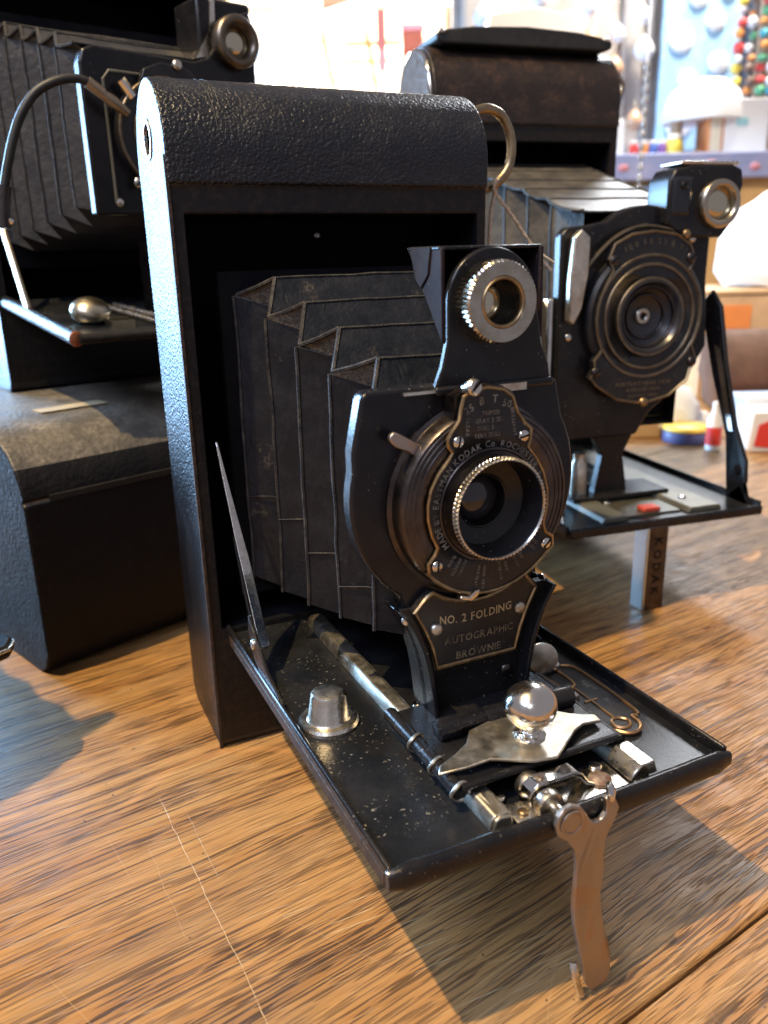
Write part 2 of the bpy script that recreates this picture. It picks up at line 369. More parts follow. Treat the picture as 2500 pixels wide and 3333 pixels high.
        # many hair-fine scratches in two directions
        for rot, sz in ((70, 0.55), (38, 0.6), (115, 0.5)):
            mp = nd(nt, 'ShaderNodeMapping', {'Vector': pos, 'Rotation': (0, 0, R_(rot)), 'Scale': (0.022, 1, 1)}).outputs[0]
            hz = rampf(nt, nz(nt, mp, sz, 1, 0.5), 0.675, 0.72, 0, 0.60)
            hz = math_(nt, 'MULTIPLY', hz, rampf(nt, nz(nt, pos, 18, 2), 0.40, 0.60))
            sc_ = math_(nt, 'MAXIMUM', sc_, hz)
        c = mixc(nt, sc_, c, (0.62, 0.43, 0.22))
        # old ring mark of a cup
        rx = math_(nt, 'SUBTRACT', X, -0.0195+0.016); ry = math_(nt, 'SUBTRACT', Y, -0.004-0.026)
        rr = math_(nt, 'SQRT', math_(nt, 'ADD', math_(nt, 'MULTIPLY', rx, rx), math_(nt, 'MULTIPLY', ry, ry)))
        ringm = rampf(nt, math_(nt, 'ABSOLUTE', math_(nt, 'SUBTRACT', rr, 0.0285)), 0.0006, 0.0017, 0.34, 0)
        ringm = math_(nt, 'MULTIPLY', ringm, rampf(nt, ry, 0.012, 0.022))
        c = mixc(nt, ringm, c, (0.62, 0.31, 0.11))
        # small specks of dirt
        sp = rampf(nt, nz(nt, pos, 2.6, 1, 0.5), 0.765, 0.785, 0, 0.8); c = mixc(nt, sp, c, (0.04, 0.028, 0.02))
        h = math_(nt, 'ADD', h, math_(nt, 'MULTIPLY', sc_, -0.5))
    nt.links.new(c, b.inputs['Base Color']); nt.links.new(rg, b.inputs['Roughness'])
    nt.links.new(bump(nt, h, 0.22, 0.9), b.inputs['Normal'])
    b.inputs['Specular IOR Level'].default_value = 0.42
    return m
WOOD = wood_mat('worn_oak')

# ------------------------------------------------------------------ the table: broad oak planks running across the view
table = thing('table_top', 'worn golden brown oak table top of broad planks', 'table'); table['kind'] = 'structure'
GR = 9.0                                    # the planks lie turned by this much
table.rotation_euler = (0, 0, R_(GR))
ca, sa = math.cos(R_(GR)), math.sin(R_(GR))
seam = -109*ca - 65*sa      # local y of the open joint seen at the lower right
edges = [seam-190, seam, seam+262, seam+500, seam+760]
for y0, y1 in zip(edges[:-1], edges[1:]):
    MB().box(-520, 1150, y0+0.35, y1-0.35, -26, 0).build('plank', WOOD, table, bevel=0.9, seg=2)

# ------------------------------------------------------------------ shared camera parts
def bool_cut(o, cutter):
    cutter.parent = o.parent
    md = o.modifiers.new('cut', 'BOOLEAN'); md.operation = 'DIFFERENCE'; md.object = cutter; md.solver = 'EXACT'
    bpy.context.view_layer.update()
    dg = bpy.context.evaluated_depsgraph_get(); me = bpy.data.meshes.new_from_object(o.evaluated_get(dg))
    o.modifiers.clear(); old = o.data; o.data = me; me.name = old.name
    bpy.data.objects.remove(cutter)
    return o

def make_body(parent, W, H, D, fold, cav, rad, leather, bez=BEZEL, botr=2.5, name='body', hole=None):
    """hollow folding-camera case; cav = (x0,x1,z0,z1,depth)"""
    prof = [(botr, 0), (botr*0.3, botr*0.3), (0, botr), (0, fold-0.3), (-0.8, fold+0.2), (-0.8, H-rad-0.5)]
    prof += [(D/2 + (D/2+0.8)*math.cos(R_(a)), H-rad + rad*math.sin(R_(a))) for a in range(172, -1, -9)]
    prof += [(D+0.3, fold), (D, botr*1.5), (D-botr*1.5, 0)]
    mb = MB().prism(prof, 'x', 0, W)
    o = mb.build(name, [leather, bez, INSIDE], parent, smooth=30)
    cut = MB().box(cav[0], cav[1], -5, cav[4], cav[2], cav[3]).build('cutter', INSIDE)
    bool_cut(o, cut)
    if hole: bool_cut(o, MB().lathe([(hole[2], -3.0), (hole[2], 2.0)], (0.0, hole[0], hole[1]), (-1,0,0), 36).build('cutter', INSIDE))
    for p in o.data.polygons:
        c = p.center/S; n = p.normal
        if n.y < -0.9 and c.y < 0.1 and c.z < fold and c.z > 3: p.material_index = 1
        elif cav[0]-.1 <= c.x <= cav[1]+.1 and cav[2]-.1 <= c.z <= cav[3]+.1 and -0.05 < c.y < cav[4]+.1 and not n.y < -0.99: p.material_index = 2
        if hole and 0.02 < c.x < 3.2 and math.hypot(c.y-hole[0], c.z-hole[1]) < hole[2]+.2: p.material_index = 2
        if abs(c.y-cav[4]) < 0.2 and n.y < -0.9: p.material_index = 2
    o.data.shade_smooth(); o.data.set_sharp_from_angle(angle=R_(30))
    b = o.modifiers.new('bevel', 'BEVEL'); b.width = 0.9*S; b.segments = 3; b.limit_method = 'ANGLE'; b.angle_limit = R_(50)
    return o

def make_bellows(parent, A, B, cx, zbot, edge_r=0.42, mat=BELLOWS):
    """A rings: sides out / top in, B rings: sides in / top out.  A,B lists of (y, halfwidth, ztop, zbottom)"""
    seq = []
    for i in range(max(len(A), len(B))):
        if i < len(A): seq.append((A[i], 0))
        if i < len(B): seq.append((B[i], 1))
    K = 8; J = 12; rings = []
    for i, ((y, hw, zt, zb), kind) in enumerate(seq):
        if kind == 0: lo, up = (hw, zt), (hw-0.8, zt+0.25)                 # corner of a side ridge
        else:
            za = seq[i-1][0][2]; zn = seq[i+1][0][2] if i+1 < len(seq) else za
            lo, up = (hw-4.2, (za+zn)/2-1.8), (hw, zt)                     # side valley, then the top ridge: a gusset between
        def side(sg):
            return [(cx+sg*lo[0], y, zb+(lo[1]-zb)*k/J) for k in range(J+1)]
        r = side(-1) + [(cx-up[0]+2*up[0]*k/K, y, up[1]) for k in range(K+1)] + side(1)[::-1] + [(cx+lo[0]-2*lo[0]*k/K, y, zb) for k in range(1, K)]
        rings.append(r)
    n = len(rings[0]); mb = MB(); vs = []
    for r in rings:
        for p in r:
            q = Vector(p); d = noise.noise_vector(q*0.06)*0.45 + noise.noise_vector(q*0.21)*0.22
            vs.append(q + Vector((d.x, d.y*0.8, d.z)))
    for i in range(len(rings)-1):
        for k in range(n):
            a, b_, c, d = i*n+k, i*n+(k+1) % n, (i+1)*n+(k+1) % n, (i+1)*n+k
            mi = 1 if k in (J, J+K+1) else 0
            mb.f.append((a, b_, c, d)); mb.m.append(mi)
    mb.v = [tuple(v) for v in vs]
    o = mb.build('bellows', [mat, GUSSET], parent, flat=False, smooth=18)
    b = o.modifiers.new('bevel', 'BEVEL'); b.width = 0.7*S; b.segments = 3; b.limit_method = 'ANGLE'; b.angle_limit = R_(28)
    # worn fold edges: the raised seams along the ridges and round the gussets
    def edge(pts, r): MB().tube(pts, r, 6).build('fold_edge', FOLD, o)
    for ri, r in enumerate(rings):
        base = ri*n; g = lambda k: vs[base+k]
        if ri % 2 == 0:
            edge([g(k) for k in range(0, J+1)], edge_r*random.uniform(.8, 1.1)); edge([g(k) for k in range(J+K+2, 2*J+K+3)], edge_r)
        else:
            edge([g(k) for k in range(J+1, J+K+2)], edge_r*0.8)
        if ri < len(rings)-1:
            for k in (J+1, J+K+1): edge([vs[base+k], (vs[base+k]+vs[base+n+k])/2 + Vector((0, 0, -0.25)), vs[base+n+k]], edge_r*1.15)
    return o

def screw(parent, c, r, ax=(0,-1,0), mat=NICKEL, h=0.8, slot=True, ang=60, name='screw'):
    mb = MB().lathe([(r, 0), (r, h*0.35), (r*0.9, h*0.7), (r*0.6, h*0.95), (0.02, h)], c, ax, 18, cap1=False)
    o = mb.build(name, mat, parent, smooth=60)
    if slot:
        ca_, sa_ = math.cos(R_(ang)), math.sin(R_(ang)); w_ = r*0.16
        P = []
        y = c[1] - h*1.0 - 0.02
        q = [(-r*.85, -w_), (r*.85, -w_), (r*.85, w_), (-r*.85, w_)]
        m2 = MB().prism([(c[0]+a*ca_-b_*sa_, c[2]+a*sa_+b_*ca_) for a, b_ in q], 'y', c[1]-h*0.55, y)
        m2.build('slot', INSIDE, o)
    return o

# ------------------------------------------------------------------ the folding camera in front
hero = thing('folding_camera', 'sharp black folding camera in front, numbered nameplate, bed down and brass leg on the table', 'camera')
CX = 40.6
body = make_body(hero, 82, 167.8, 33.4, 144, (3.2, 79.2, 35.6, 137.6, 27), 17.6, LEATHER, hole=(17.2, 154.8, 3.6))
# brown worn leather turning in at the front edge of the case
for x0, x1 in ((-0.35, 0.5),):
    MB().prism(smoothpath([(0.9, 3), (0.1, 3), (-0.5, 40), (-0.35, 90), (-0.45, 143), (1.2, 143), (0.8, 80)], 5, True), 'x', x0, x1).build('edge_binding', BINDING, hero, bevel=0.2)
o = MB().ring(3.4, 4.6, -0.4, 0.35, (0.0, 17.2, 154.8), (-1,0,0), 36).build('spool_bushing', NICKEL, hero)
MB().lathe([(1.2, -2.9), (1.2, -1.2), (0.9, -0.9), (0.02, -0.9)], (0.0, 17.2, 154.8), (-1,0,0), 20, cap1=False).build('spool_pin', SHUT, o)
SCUFF = pbr('scuffed_leather', (0.045, 0.043, 0.042), 0.6, var=(0.012, 0.012, 0.013), vsize=2)
# scuffs in the leather near the end: raised nicks
e = MB()
for k, (x, a0, a1) in enumerate(((11.6, 100, 168), (13.0, 96, 152), (12.3, 110, 140))):
    e = MB(); e.tube([(x+0.6*math.sin(a*0.05+k), 16.7+17.55*math.cos(R_(a)), 150.2+17.7*math.sin(R_(a))) for a in range(a0, a1, 4)], 0.07, 5)
    e.build('scuff', SCUFF, body)
# right end: boss and wire winding key
o = MB().lathe([(12, 0), (12, 1.6), (10.5, 2.8), (7, 3.4), (2.4, 3.4), (2.4, 5), (0.02, 5)], (82, 16.7, 154.5), (1,0,0), 40, cap1=False).build('key_boss', NICKEL, hero)
MB().tube(smoothpath([(85, 14, 163.2), (90, 14, 165.0), (95.3, 14, 163.4), (98.4, 14, 158.0), (98.2, 14, 151.5), (95.0, 14, 147.0), (90, 14, 144.8), (85, 14, 145.8)], 6), 1.35, 12).build('winding_key', pbr('old_brass_wire', (0.40, 0.31, 0.19), 0.34, 1.0, var=(0.22, 0.17, 0.11), vsize=4, rvar=.1), hero)
# tiny copper rivet and dull spots inside the top of the opening
screw(hero, (44.5, 26.6, 133.4), 1.0, mat=BRONZE, h=0.4, slot=False, name='rivet')

# ---- bed
bed = MB().prism([(5.2, -1), (5.2, -97)] + [(6.6, -98.6), (8, -98.8)] + [(73.4, -98.8), (75, -98.4), (76.2, -97), (76.2, -1)], 'z', 32.6, 34.2).build('bed', BEDM, hero)
m = MB()
m.prism([(4.3, 32.2), (5.5, 32.2), (5.5, 36.0), (4.9, 36.3), (4.3, 35.9)], 'y', -98.5, 1.0)
m.build('bed_rim', ENAMEL, bed, bevel=0.35); m = MB()
m.prism([(76.9, 32.2), (75.7, 32.2), (75.7, 36.4), (76.3, 36.7), (76.9, 36.3)], 'y', -98.5, 1.0)
m.build('bed_rim', ENAMEL, bed, bevel=0.35)
pth = [(x, -99.0 - 0.5*math.sin(math.pi*(x-4)/73), 34.1) for x in range(4, 78, 1)]
m = MB(); n_ = 12; vs_ = []
for i, p in enumerate(pth):
    tpr = min(1.0, 0.62+0.38*min(i, len(pth)-1-i)/3.0)
    for k in range(n_):
        t = 2*math.pi*k/n_; rx, rz = 1.25*tpr, 2.35*tpr
        ee = 0.7
        vs_.append((p[0], p[1]+rx*math.copysign(abs(math.cos(t))**ee, math.cos(t)), p[2]+rz*math.copysign(abs(math.sin(t))**ee, math.sin(t)) + 0.10*noise.noise(Vector((i*.35, k, 0)))))
fs_ = [(i*n_+k, i*n_+(k+1) % n_, (i+1)*n_+(k+1) % n_, (i+1)*n_+k) for i in range(len(pth)-1) for k in range(n_)]
fs_ += [tuple(range(n_)), tuple((len(pth)-1)*n_+k for k in range(n_))]
m.add(vs_, fs_).build('front_lip', ENAMEL, bed, smooth=50)
# worn brown underside edge on the left
MB().box(4.1, 4.45, -97.5, -3, 32.0, 34.6).build('worn_edge', BINDING, bed, bevel=0.15)
# chipped bright spot at the left front corner
MB().ball((4.75, -98.9, 35.75), 0.75, 12, 8, sq=(1.2, .8, .4)).build('chipped_corner', NICKEL, bed)
# tripod socket cup
t = MB().lathe([(6.3, 34.1), (6.4, 34.9), (6.0, 35.5), (5.2, 35.7), (4.7, 35.6), (4.35, 36.0), (3.65, 40.9), (3.3, 41.5), (2.7, 41.7), (0.02, 41.6)], (12.6, -52.2, 0), (0,0,1), 40, cap1=False).build('tripod_socket', NICKEL, hero, smooth=40)
screw(t, (15.7, -53.6, 41.2), 0.75, (0.6, -0.25, 0.75), INSIDE, 0.35, False, name='socket_notch')
# rails
for x in (27.0, 57.4):
    MB().prism([(x-2.5, 34.2), (x-2.2, 36.2), (x-1.4, 37.1), (x+1.2, 37.2), (x+2.0, 36.5), (x+2.4, 34.2)], 'y', -96.5, -6).build('rail', DULLNICKEL, hero, bevel=0.3, seg=3)
# channel between the rails
MB().box(29.2, 55.2, -88.5, -6, 34.15, 34.5).build('channel_floor', INSIDE, hero)
MB().ball((31.5, -57.5, 35.6), 1.9, 16, 10, sq=(1, 1, .6)).build('stop_rivet', CHROME, hero)
MB().ball((33.3, -60.5, 35.3), 1.0, 12, 8, sq=(1, 1, .6)).build('stop_rivet', CHROME, hero)
# distance-scale plate on the right
pl = [(66.5, -47), (69.2, -55.3), (72.0, -58.8), (71.8, -78.4), (69.6, -80.2), (69.4, -82.6), (68.0, -84.6), (65.6, -85.2), (63.6, -83.8), (61.2, -79), (60.6, -66), (60.4, -52), (62, -47)]
sp = MB().prism(pl, 'z', 34.2, 34.9).build('scale_plate', FACE, hero)
e = MB().tube(smoothpath([(x, y, 35.0) for x, y in pl], 4, True), 0.42, 6, True)
e.tube(smoothpath([(x, y, 35.0) for x, y in [(64.5, -49), (67.0, -53), (67.4, -63), (66.0, -65.2), (64.6, -65), (63.4, -63), (62.8, -52)]], 4, True), 0.34, 6, True)
e.tube([(65.9, -65.4, 35.0), (65.9, -79.0, 35.0)], 0.30, 6); e.tube([(64.2, -71.5, 35.0), (67.6, -71.5, 35.0)], 0.30, 6)
e.tube([(65.9+1.9*math.cos(R_(a)), -81.2+1.9*math.sin(R_(a)), 35.0) for a in range(0, 360, 20)], 0.36, 6, True)
e.build('plate_border', pbr('copper_line', (0.52, 0.30, 0.15), 0.4, 1.0, var=(0.40, 0.27, 0.14), vsize=3), sp)
put = lambda a, b_: (a, b_, 35.0)
for tx_, sz_, at_ in (('FEET', 2.0, (69.6, -66)), ('100', 2.0, (69.3, -73.5)), ('25', 1.9, (63.2, -73.5))):
    e = MB(); text_line(e, tx_, sz_, at_, -90, put=put); e.build('lettering', LETTER, sp, flat=True, recalc=False)['kind'] = 'stuff'
MB().box(61.6, 63.6, -70.6, -68.4, 34.9, 36.6).build('pointer', BRONZE, hero, bevel=0.2)
m = MB().lathe([(3.6, 0), (3.6, 0.6), (3.2, 0.8), (0.02, 0.8)], (63.6, -56.6, 39.0), (-0.5, -1, 0.15), 24, cap1=False)
m.build('lock_tab', DULLNICKEL, hero, smooth=30)
MB().box(64.2, 68.2, -57.8, -56.0, 35.1, 37.0).build('tab_base', CHROME, hero, bevel=0.6, seg=3)

# ---- sliding carriage on the rails
carriage = MB().prism([(23.4, -89.2), (57.6, -89.2), (58.2, -88.4), (58.2, -62), (23.4, -62)], 'z', 37.9, 39.1).build('carriage', ENAMEL, hero, bevel=0.3)
MB().tube([(22.9, -89.4, 38.0), (22.9, -80, 38.1), (22.8, -61, 38.1)], 1.55, 12).build('curled_edge', ENAMEL, carriage)
MB().tube([(58.4, -89.4, 38.0), (58.4, -62, 38.1)], 1.1, 12).build('curled_edge', ENAMEL, carriage)
MB().tube([(23, -89.4, 38.9), (40, -89.6, 39.2), (58, -89.4, 39.0)], 0.75, 10).build('front_roll', ENAMEL, carriage)
for y in (-72.6, -81.0, -89.3):
    MB().tube([(22.9+1.75*math.cos(R_(a)), y + 0.35*math.sin(R_(a*2)), 38.1+1.75*math.sin(R_(a))) for a in range(-20, 290, 18)] , 0.36, 6).build('wire_clip', DULLNICKEL, carriage)
tb = MB().tube([(27.0, -74.4, 40.7), (56.5, -75.2, 40.7)], 1.55, 16).build('hinge_tube', ENAMEL, carriage)
for x0, x1 in ((26.4, 31.0), (36.5, 45.5), (50.5, 57.2)):
    MB().lathe([(1.6, 0), (2.15, 0.15), (2.25, 0.5), (2.25, x1-x0-0.5), (2.1, x1-x0-0.1), (1.6, x1-x0)], (x0, -74.4-(x0-27)*0.027, 40.7), (1, -0.027, 0), 20).build('knuckle', ENAMEL, tb, smooth=50)
# bent plates at the front ends of the rails
MB().prism([(24.9, 34.6), (25.4, 36.9), (26.4, 37.4), (28.6, 37.0), (29.1, 35.0)], 'y', -97.0, -89.8).move(lambda x, y, z: (x, y, z - (0.0 if y > -93 else 0.5))).build('rail_end', DULLNICKEL, hero, bevel=0.3)
MB().prism([(54.2, 35.0), (54.9, 36.4), (56.6, 37.9), (59.6, 38.0), (60.6, 35.2)], 'y', -97.4, -90.0).build('rail_end', NICKEL, hero, bevel=0.25)
# focusing catch: winged nickel plate and ball knob
wing = MB().prism([(20.6, -85.6), (21.8, -83.8), (26.0, -82.6), (29.2, -80.8), (31.6, -77.6), (40.0, -75.6), (49.0, -77.6), (52.2, -81.2), (54.6, -82.2), (57.4, -82.8), (57.0, -85.2), (52.5, -85.4), (49.6, -86.6), (41.6, -92.0), (37.2, -91.2), (30.4, -87.2), (25.4, -87.0)], 'z', 40.6, 41.2)
wing.move(lambda x, y, z: (x, y, z - 1.0*max(0, (27-x)/6) - 0.8*max(0, (x-52)/5)))
wing = wing.build('catch_plate', DULLNICKEL, hero, bevel=0.18)
kb, nt_, b_ = newmat('knurled_ball_nickel')
b_.inputs['Metallic'].default_value = 1.0; b_.inputs['Base Color'].default_value = (0.74, 0.70, 0.62, 1); b_.inputs['Roughness'].default_value = 0.13
v_ = coords(nt_); sx_ = nd(nt_, 'ShaderNodeSeparateXYZ', {0: v_})
vv_ = nd(nt_, 'ShaderNodeTexVoronoi', {'Vector': v_, 'Scale': 900.0}).outputs['Distance']
msk = rampf(nt_, sx_.outputs[2], 0.0462, 0.0452)
nt_.links.new(bump(nt_, math_(nt_, 'MULTIPLY', vv_, msk), 0.5), b_.inputs['Normal'])
nt_.links.new(rampf(nt_, nz(nt_, v_, 3, 5, .7), 0.35, 0.7, 0.12, 0.30), b_.inputs['Roughness'])
kn = MB().lathe([(3.1, 41.1), (3.15, 41.5), (2.8, 41.9), (2.0, 42.3), (1.75, 42.8), (1.9, 43.2)], (41.0, -84.0, 0), (0,0,1), 32)
kn.ball((41.0, -84.0, 47.5), 5.05, 36, 20, sq=(1, 1, .88))
kn.build('ball_knob', kb, hero, smooth=50)

# ---- front latch and leg hinge
lp = MB().prism([(29.6, -98.0), (54.0, -98.0), (54.0, -89.8), (46.0, -89.6), (44.0, -91.4), (36.4, -91.2), (35.2, -92.6), (29.6, -92.4)], 'z', 34.2, 35.0).build('latch_plate', NICKEL, hero, bevel=0.2)
screw(lp, (31.9, -95.6, 35.0), 1.05, (0, 0, 1), BRASS, 0.6, False, name='rivet')
s_ = MB().lathe([(2.15, 0), (2.2, 0.5), (1.7, 0.85), (0.02, 0.95)], (49.6, -94.4, 35.0), (0.05, -0.05, 1), 22, cap1=False).build('rusty_screw', RUST, lp, smooth=40)
screw(lp, (51.5, -90.6, 35.0), 1.3, (0, 0, 1), NICKEL, 0.5, False, name='rivet'); screw(lp, (30.3, -90.2, 34.9), 1.2, (0, 0, 1), NICKEL, 0.6, False, name='rivet')
arch = [(33.8, 35.0), (34.4, 37.6), (35.6, 38.7), (42.6, 38.7), (44.2, 37.8), (45.6, 35.9), (47.6, 35.1), (47.6, 35.8), (46.2, 36.5), (44.6, 38.7), (43.2, 39.6), (35.2, 39.6), (33.7, 38.3), (33.0, 35.0)]
MB().prism(arch, 'y', -95.4, -92.4).build('hinge_strap', CHROME, lp, bevel=0.2)
for y0, y1 in ((-98.2, -95.8), (-92.1, -89.9)):
    MB().lathe([(2.0, 0), (2.55, 0.2), (2.65, 0.6), (2.65, y1-y0-0.5), (2.4, y1-y0)], (36.2, y0, 36.3), (0, 1, 0), 24).build('knuckle', NICKEL, lp, smooth=50)
MB().lathe([(1.2, 0), (1.2, 12)], (36.4, -101.2, 36.3), (0, 1, 0), 16).build('pin', NICKEL, lp)
# swinging leg of bare bronze
lg = [(34.0, 35.9), (34.4, 37.6), (35.6, 38.7), (37.3, 38.9), (39.2, 38.0), (40.4, 36.2), (41.2, 34.7), (42.4, 33.8), (43.7, 33.9), (44.6, 35.0), (44.7, 36.8), (44.3, 37.9), (45.2, 38.3), (46.4, 37.6), (47.5, 35.2), (46.9, 32.9), (45.8, 30.4), (45.3, 27.5), (45.5, 23.4), (45.2, 20.5), (44.6, 18.2), (44.6, 15.2), (45.0, 12.0), (46.0, 8.0), (46.8, 4.2), (47.0, 1.0), (46.2, -0.9), (43.2, -1.4), (42.0, 0.4), (40.9, 4.2), (39.6, 9.2), (38.7, 14.2), (38.7, 18.0), (39.3, 22.0), (39.6, 25.6), (38.6, 29.2), (36.6, 31.9), (34.7, 33.6)]
lean = lambda x, y, z: (x - 0.075*(35-z), y - 0.105*(35-z) + 0.9*math.sin((35-z)*0.17)*min(1, (38-z)/10), z + 0.072*(35-z))
leg = MB()
n = len(lg); vs_ = []; fs_ = []
for t in (0, 1): vs_ += [lean(x, -102.2 + 1.1*t, z) for x, z in lg]
leg.add(vs_, [tuple(range(n)), tuple(range(2*n-1, n-1, -1))] + [(i, (i+1) % n, n+(i+1) % n, n+i) for i in range(n)])
legO = leg.build('leg', BRONZE, hero, bevel=0.22, smooth=30)
MB().ring(1.9, 2.35, 0, 0.22, lean(37.3, -102.2, 35.6), (0, -1, 0.03), 24, e=0.08).build('pivot_mark', BRONZE, legO)
MB().lathe([(1.9, 0), (1.8, 0.12), (0.02, 0.14)], lean(37.3, -102.2, 35.6), (0, -1, 0.03), 20, cap1=False).build('pivot_pin', BRONZE, legO)
MB().tube(smoothpath([lean(45.4, -102.0, 37.4), (45.9, -101.6, 38.7), (46.6, -100.4, 38.9), (47.0, -99.6, 37.6)], 4), 0.75, 8).build('hook_lip', CHROME, legO)
MB().tube(smoothpath([(37.6, -104.4, 7.4), (37.3, -105.2, 5.8), (37.9, -105.4, 3.0), (38.6, -105.6, 0.7)], 6), [0.75]*18+[.7], 10).build('foot_wire', NICKEL, legO)

# ---- side struts
def strut(x0, x1):
    cl = [(1.4, 85), (-2.6, 76.5), (-6.4, 69), (-10.4, 61), (-15.2, 53), (-19.6, 46.4), (-24.4, 40)]
    wd = [0.15, 0.5, 1.0, 1.6, 2.2, 2.3, 2.1]
    L = [Vector(p) for p in cl]; a = []; b2 = []
    for i, p in enumerate(L):
        d = (L[min(i+1, 6)] - L[max(i-1, 0)]).normalized(); nn = Vector((-d.y, d.x)); a.append(p+nn*wd[i]); b2.append(p-nn*wd[i])
    o = MB().prism([tuple(p) for p in smoothpath([(q.x, q.y, 0) for q in a], 4)] and [(p.x, p.y) for p in smoothpath([(q.x, q.y, 0) for q in a], 4)] + [(p.x, p.y) for p in reversed(smoothpath([(q.x, q.y, 0) for q in b2], 4))], 'x', x0, x1).move(lambda x, y, z: (x0+(x-x0)*(0.25+0.75*max(0, min(1, (85-z)/26))), y, z)).build('strut', CHROME, hero, bevel=0.15)
    sl = [(-8.6, 63.4), (-9.4, 63.0), (-19.4, 47.0), (-18.4, 46.6)]
    MB().prism(sl, 'x', x0-0.06, x1+0.06).build('strut_slot', INSIDE, o)
    MB().prism([(-20.5, 47.5), (-25.6, 43.4), (-33, 38.4), (-44, 36.1), (-44, 34.4), (-30, 34.5), (-23, 37.5), (-19.4, 43.5)], 'x', x0-0.9, x0-0.05).build('strut_link', ENAMEL, hero, bevel=0.2)
    screw(hero, (x0-0.9, -23.6, 41.2), 1.3, (-1, 0, 0), NICKEL, 0.6, False, name='rivet')
strut(5.9, 8.3); strut(73.0, 75.4)

# ---- bellows
A = [(3.5, 26.7, 119.4, 47), (-13.2, 24.2, 114.9, 48.5), (-28.2, 22.6, 110.1, 50.5), (-43.0, 21.0, 105.9, 53), (-57.5, 19.2, 101.2, 56)]
B = [(-7.0, 19.4, 123.6, 43), (-22.0, 17.8, 118.7, 45), (-37.0, 15.8, 114.0, 47), (-51.5, 14.2, 109.0, 50.5), (-61.0, 14.5, 104.5, 54)]
bel = make_bellows(hero, A, B, CX, 45)
MB().box(CX-30, CX+30, 4.5, 8, 42, 125).build('bellows_frame', INSIDE, hero)
# frayed edge of the lining cloth low on the left side of the bellows
for i, (z, y0, y1) in enumerate(((69.5, 3.0, -6.4), (67.5, -13.4, -21.2), (63.5, -28.4, -36.4), (60.5, -43.4, -51.0))):
    xo = CX - (26.7, 24.2, 22.6, 21.0)[i] - 0.1
    MB().tube([(xo, y0, z), (xo+4.6, (y0+y1)/2, z+0.5), (xo+9.0, y1, z+0.2)], 0.16, 5).build('lining_edge', FOLD, bel)

# ---- front standard
YB = -64.0
bl_ = [(18.2, 104.9), (19.2, 104.9)]
brd = [(17.3, 104.4), (18.4, 105.2), (57.2, 105.2), (59.0, 104.0)] + [(39.2+24.7*math.cos(R_(a)), 84.6+24.7*math.sin(R_(a))) for a in range(30, -50, -6)] + [(54.5, 62.5), (52.0, 60.0), (27.0, 60.0), (24.6, 62.4)] + [(39.2+24.7*math.cos(R_(a)), 84.6+24.7*math.sin(R_(a))) for a in range(232, 162, -6)] + [(15.2, 94.5)]
board = MB().prism(brd, 'y', -60.0, YB).build('lens_board', ENAMEL, hero, bevel=0.7, seg=3)
MB().box(25, 32.5, -65.0, -64.0, 104.0, 104.5).build('spring_strip', NICKEL, board)
# lower stem with curved cheeks
cl = smoothpath([(23.0, 62.6, 0), (25.8, 57.5, 0), (27.9, 51.0, 0), (29.0, 44.0, 0), (29.6, 38.0, 0)], 5)
lft = [(p.x, p.y) for p in cl]; rgt = [(2*CX-p.x, p.y) for p in cl]
stem = MB().prism(lft + rgt[::-1], 'y', -63.2, -65.0).build('stem', ENAMEL, hero)
for pts, sg in ((lft, 1), (rgt, -1)):
    MB().prism(pts + [(x+sg*1.0, z) for x, z in pts[::-1]], 'y', -58.5, -68.2).build('cheek', ENAMEL, stem, bevel=0.3)
screw(stem, (24.2, -66.2, 61.0), 0.9, (-1, -.4, .2), NICKEL, 0.5, False, name='rivet')
for z in (62.2, 55.4): screw(stem, (2*CX-24.0+0.2 if z > 60 else 2*CX-26.4, -63.5, z), 1.2, (1, 0, 0), NICKEL, 0.7, False, name='rivet')
# nameplate
npl = [(28.4, 65.2), (25.6, 62.2), (27.9, 57.8), (29.7, 53.2), (30.8, 48.4), (50.0, 48.4), (51.2, 53.2), (52.9, 57.8), (55.0, 62.2), (52.2, 65.2)] + [(40.4+18.9*math.cos(R_(a)), 82.8+20.6*math.sin(R_(a))) for a in range(-52, -129, -8)]
nameplate = MB().prism(npl, 'y', -64.6, -65.6).build('nameplate', FACE, hero)
ins = [((x-40.4)*0.955+40.4, -65.75, (z-57.5)*0.95+57.5) for x, z in npl]
e = MB().tube(ins, 0.45, 6, True, flat=1.0)
e.build('plate_border', BRASS, nameplate)
put = lambda a, b2: (a, -65.75, b2)
GOLD1 = pbr('gold_lettering', (0.48, 0.37, 0.20), 0.5, 0.0, var=(0.22, 0.17, 0.10), vsize=3, vlo=.5, vhi=.7)
for tx_, sz_, at_, nr_, bn_, mt_ in (('NO. 2 FOLDING', 2.5, (40.2, 58.6), 0.86, 0.008, GOLD1), ('AUTOGRAPHIC', 2.3, (41.0, 54.2), 0.92, 0.002, LETTER_GOLD), ('BROWNIE', 2.3, (40.9, 50.6), 0.95, 0.0, LETTER_GOLD)):
    e = MB(); text_line(e, tx_, sz_, at_, 0, put=put, track=0.10, narrow=nr_, bend=bn_); e.build('lettering', mt_, nameplate, flat=True, recalc=False)['kind'] = 'stuff'
for x, z in ((31.0, 57.4), (50.6, 58.0)): screw(nameplate, (x, -65.6, z), 1.35, (0, -1, 0), DULLNICKEL, 0.9, False, name='rivet')
screw(stem, (48.0, -65.0, 44.2), 1.4, (0, -1, 0), SHUT, 0.9, False, name='rivet')

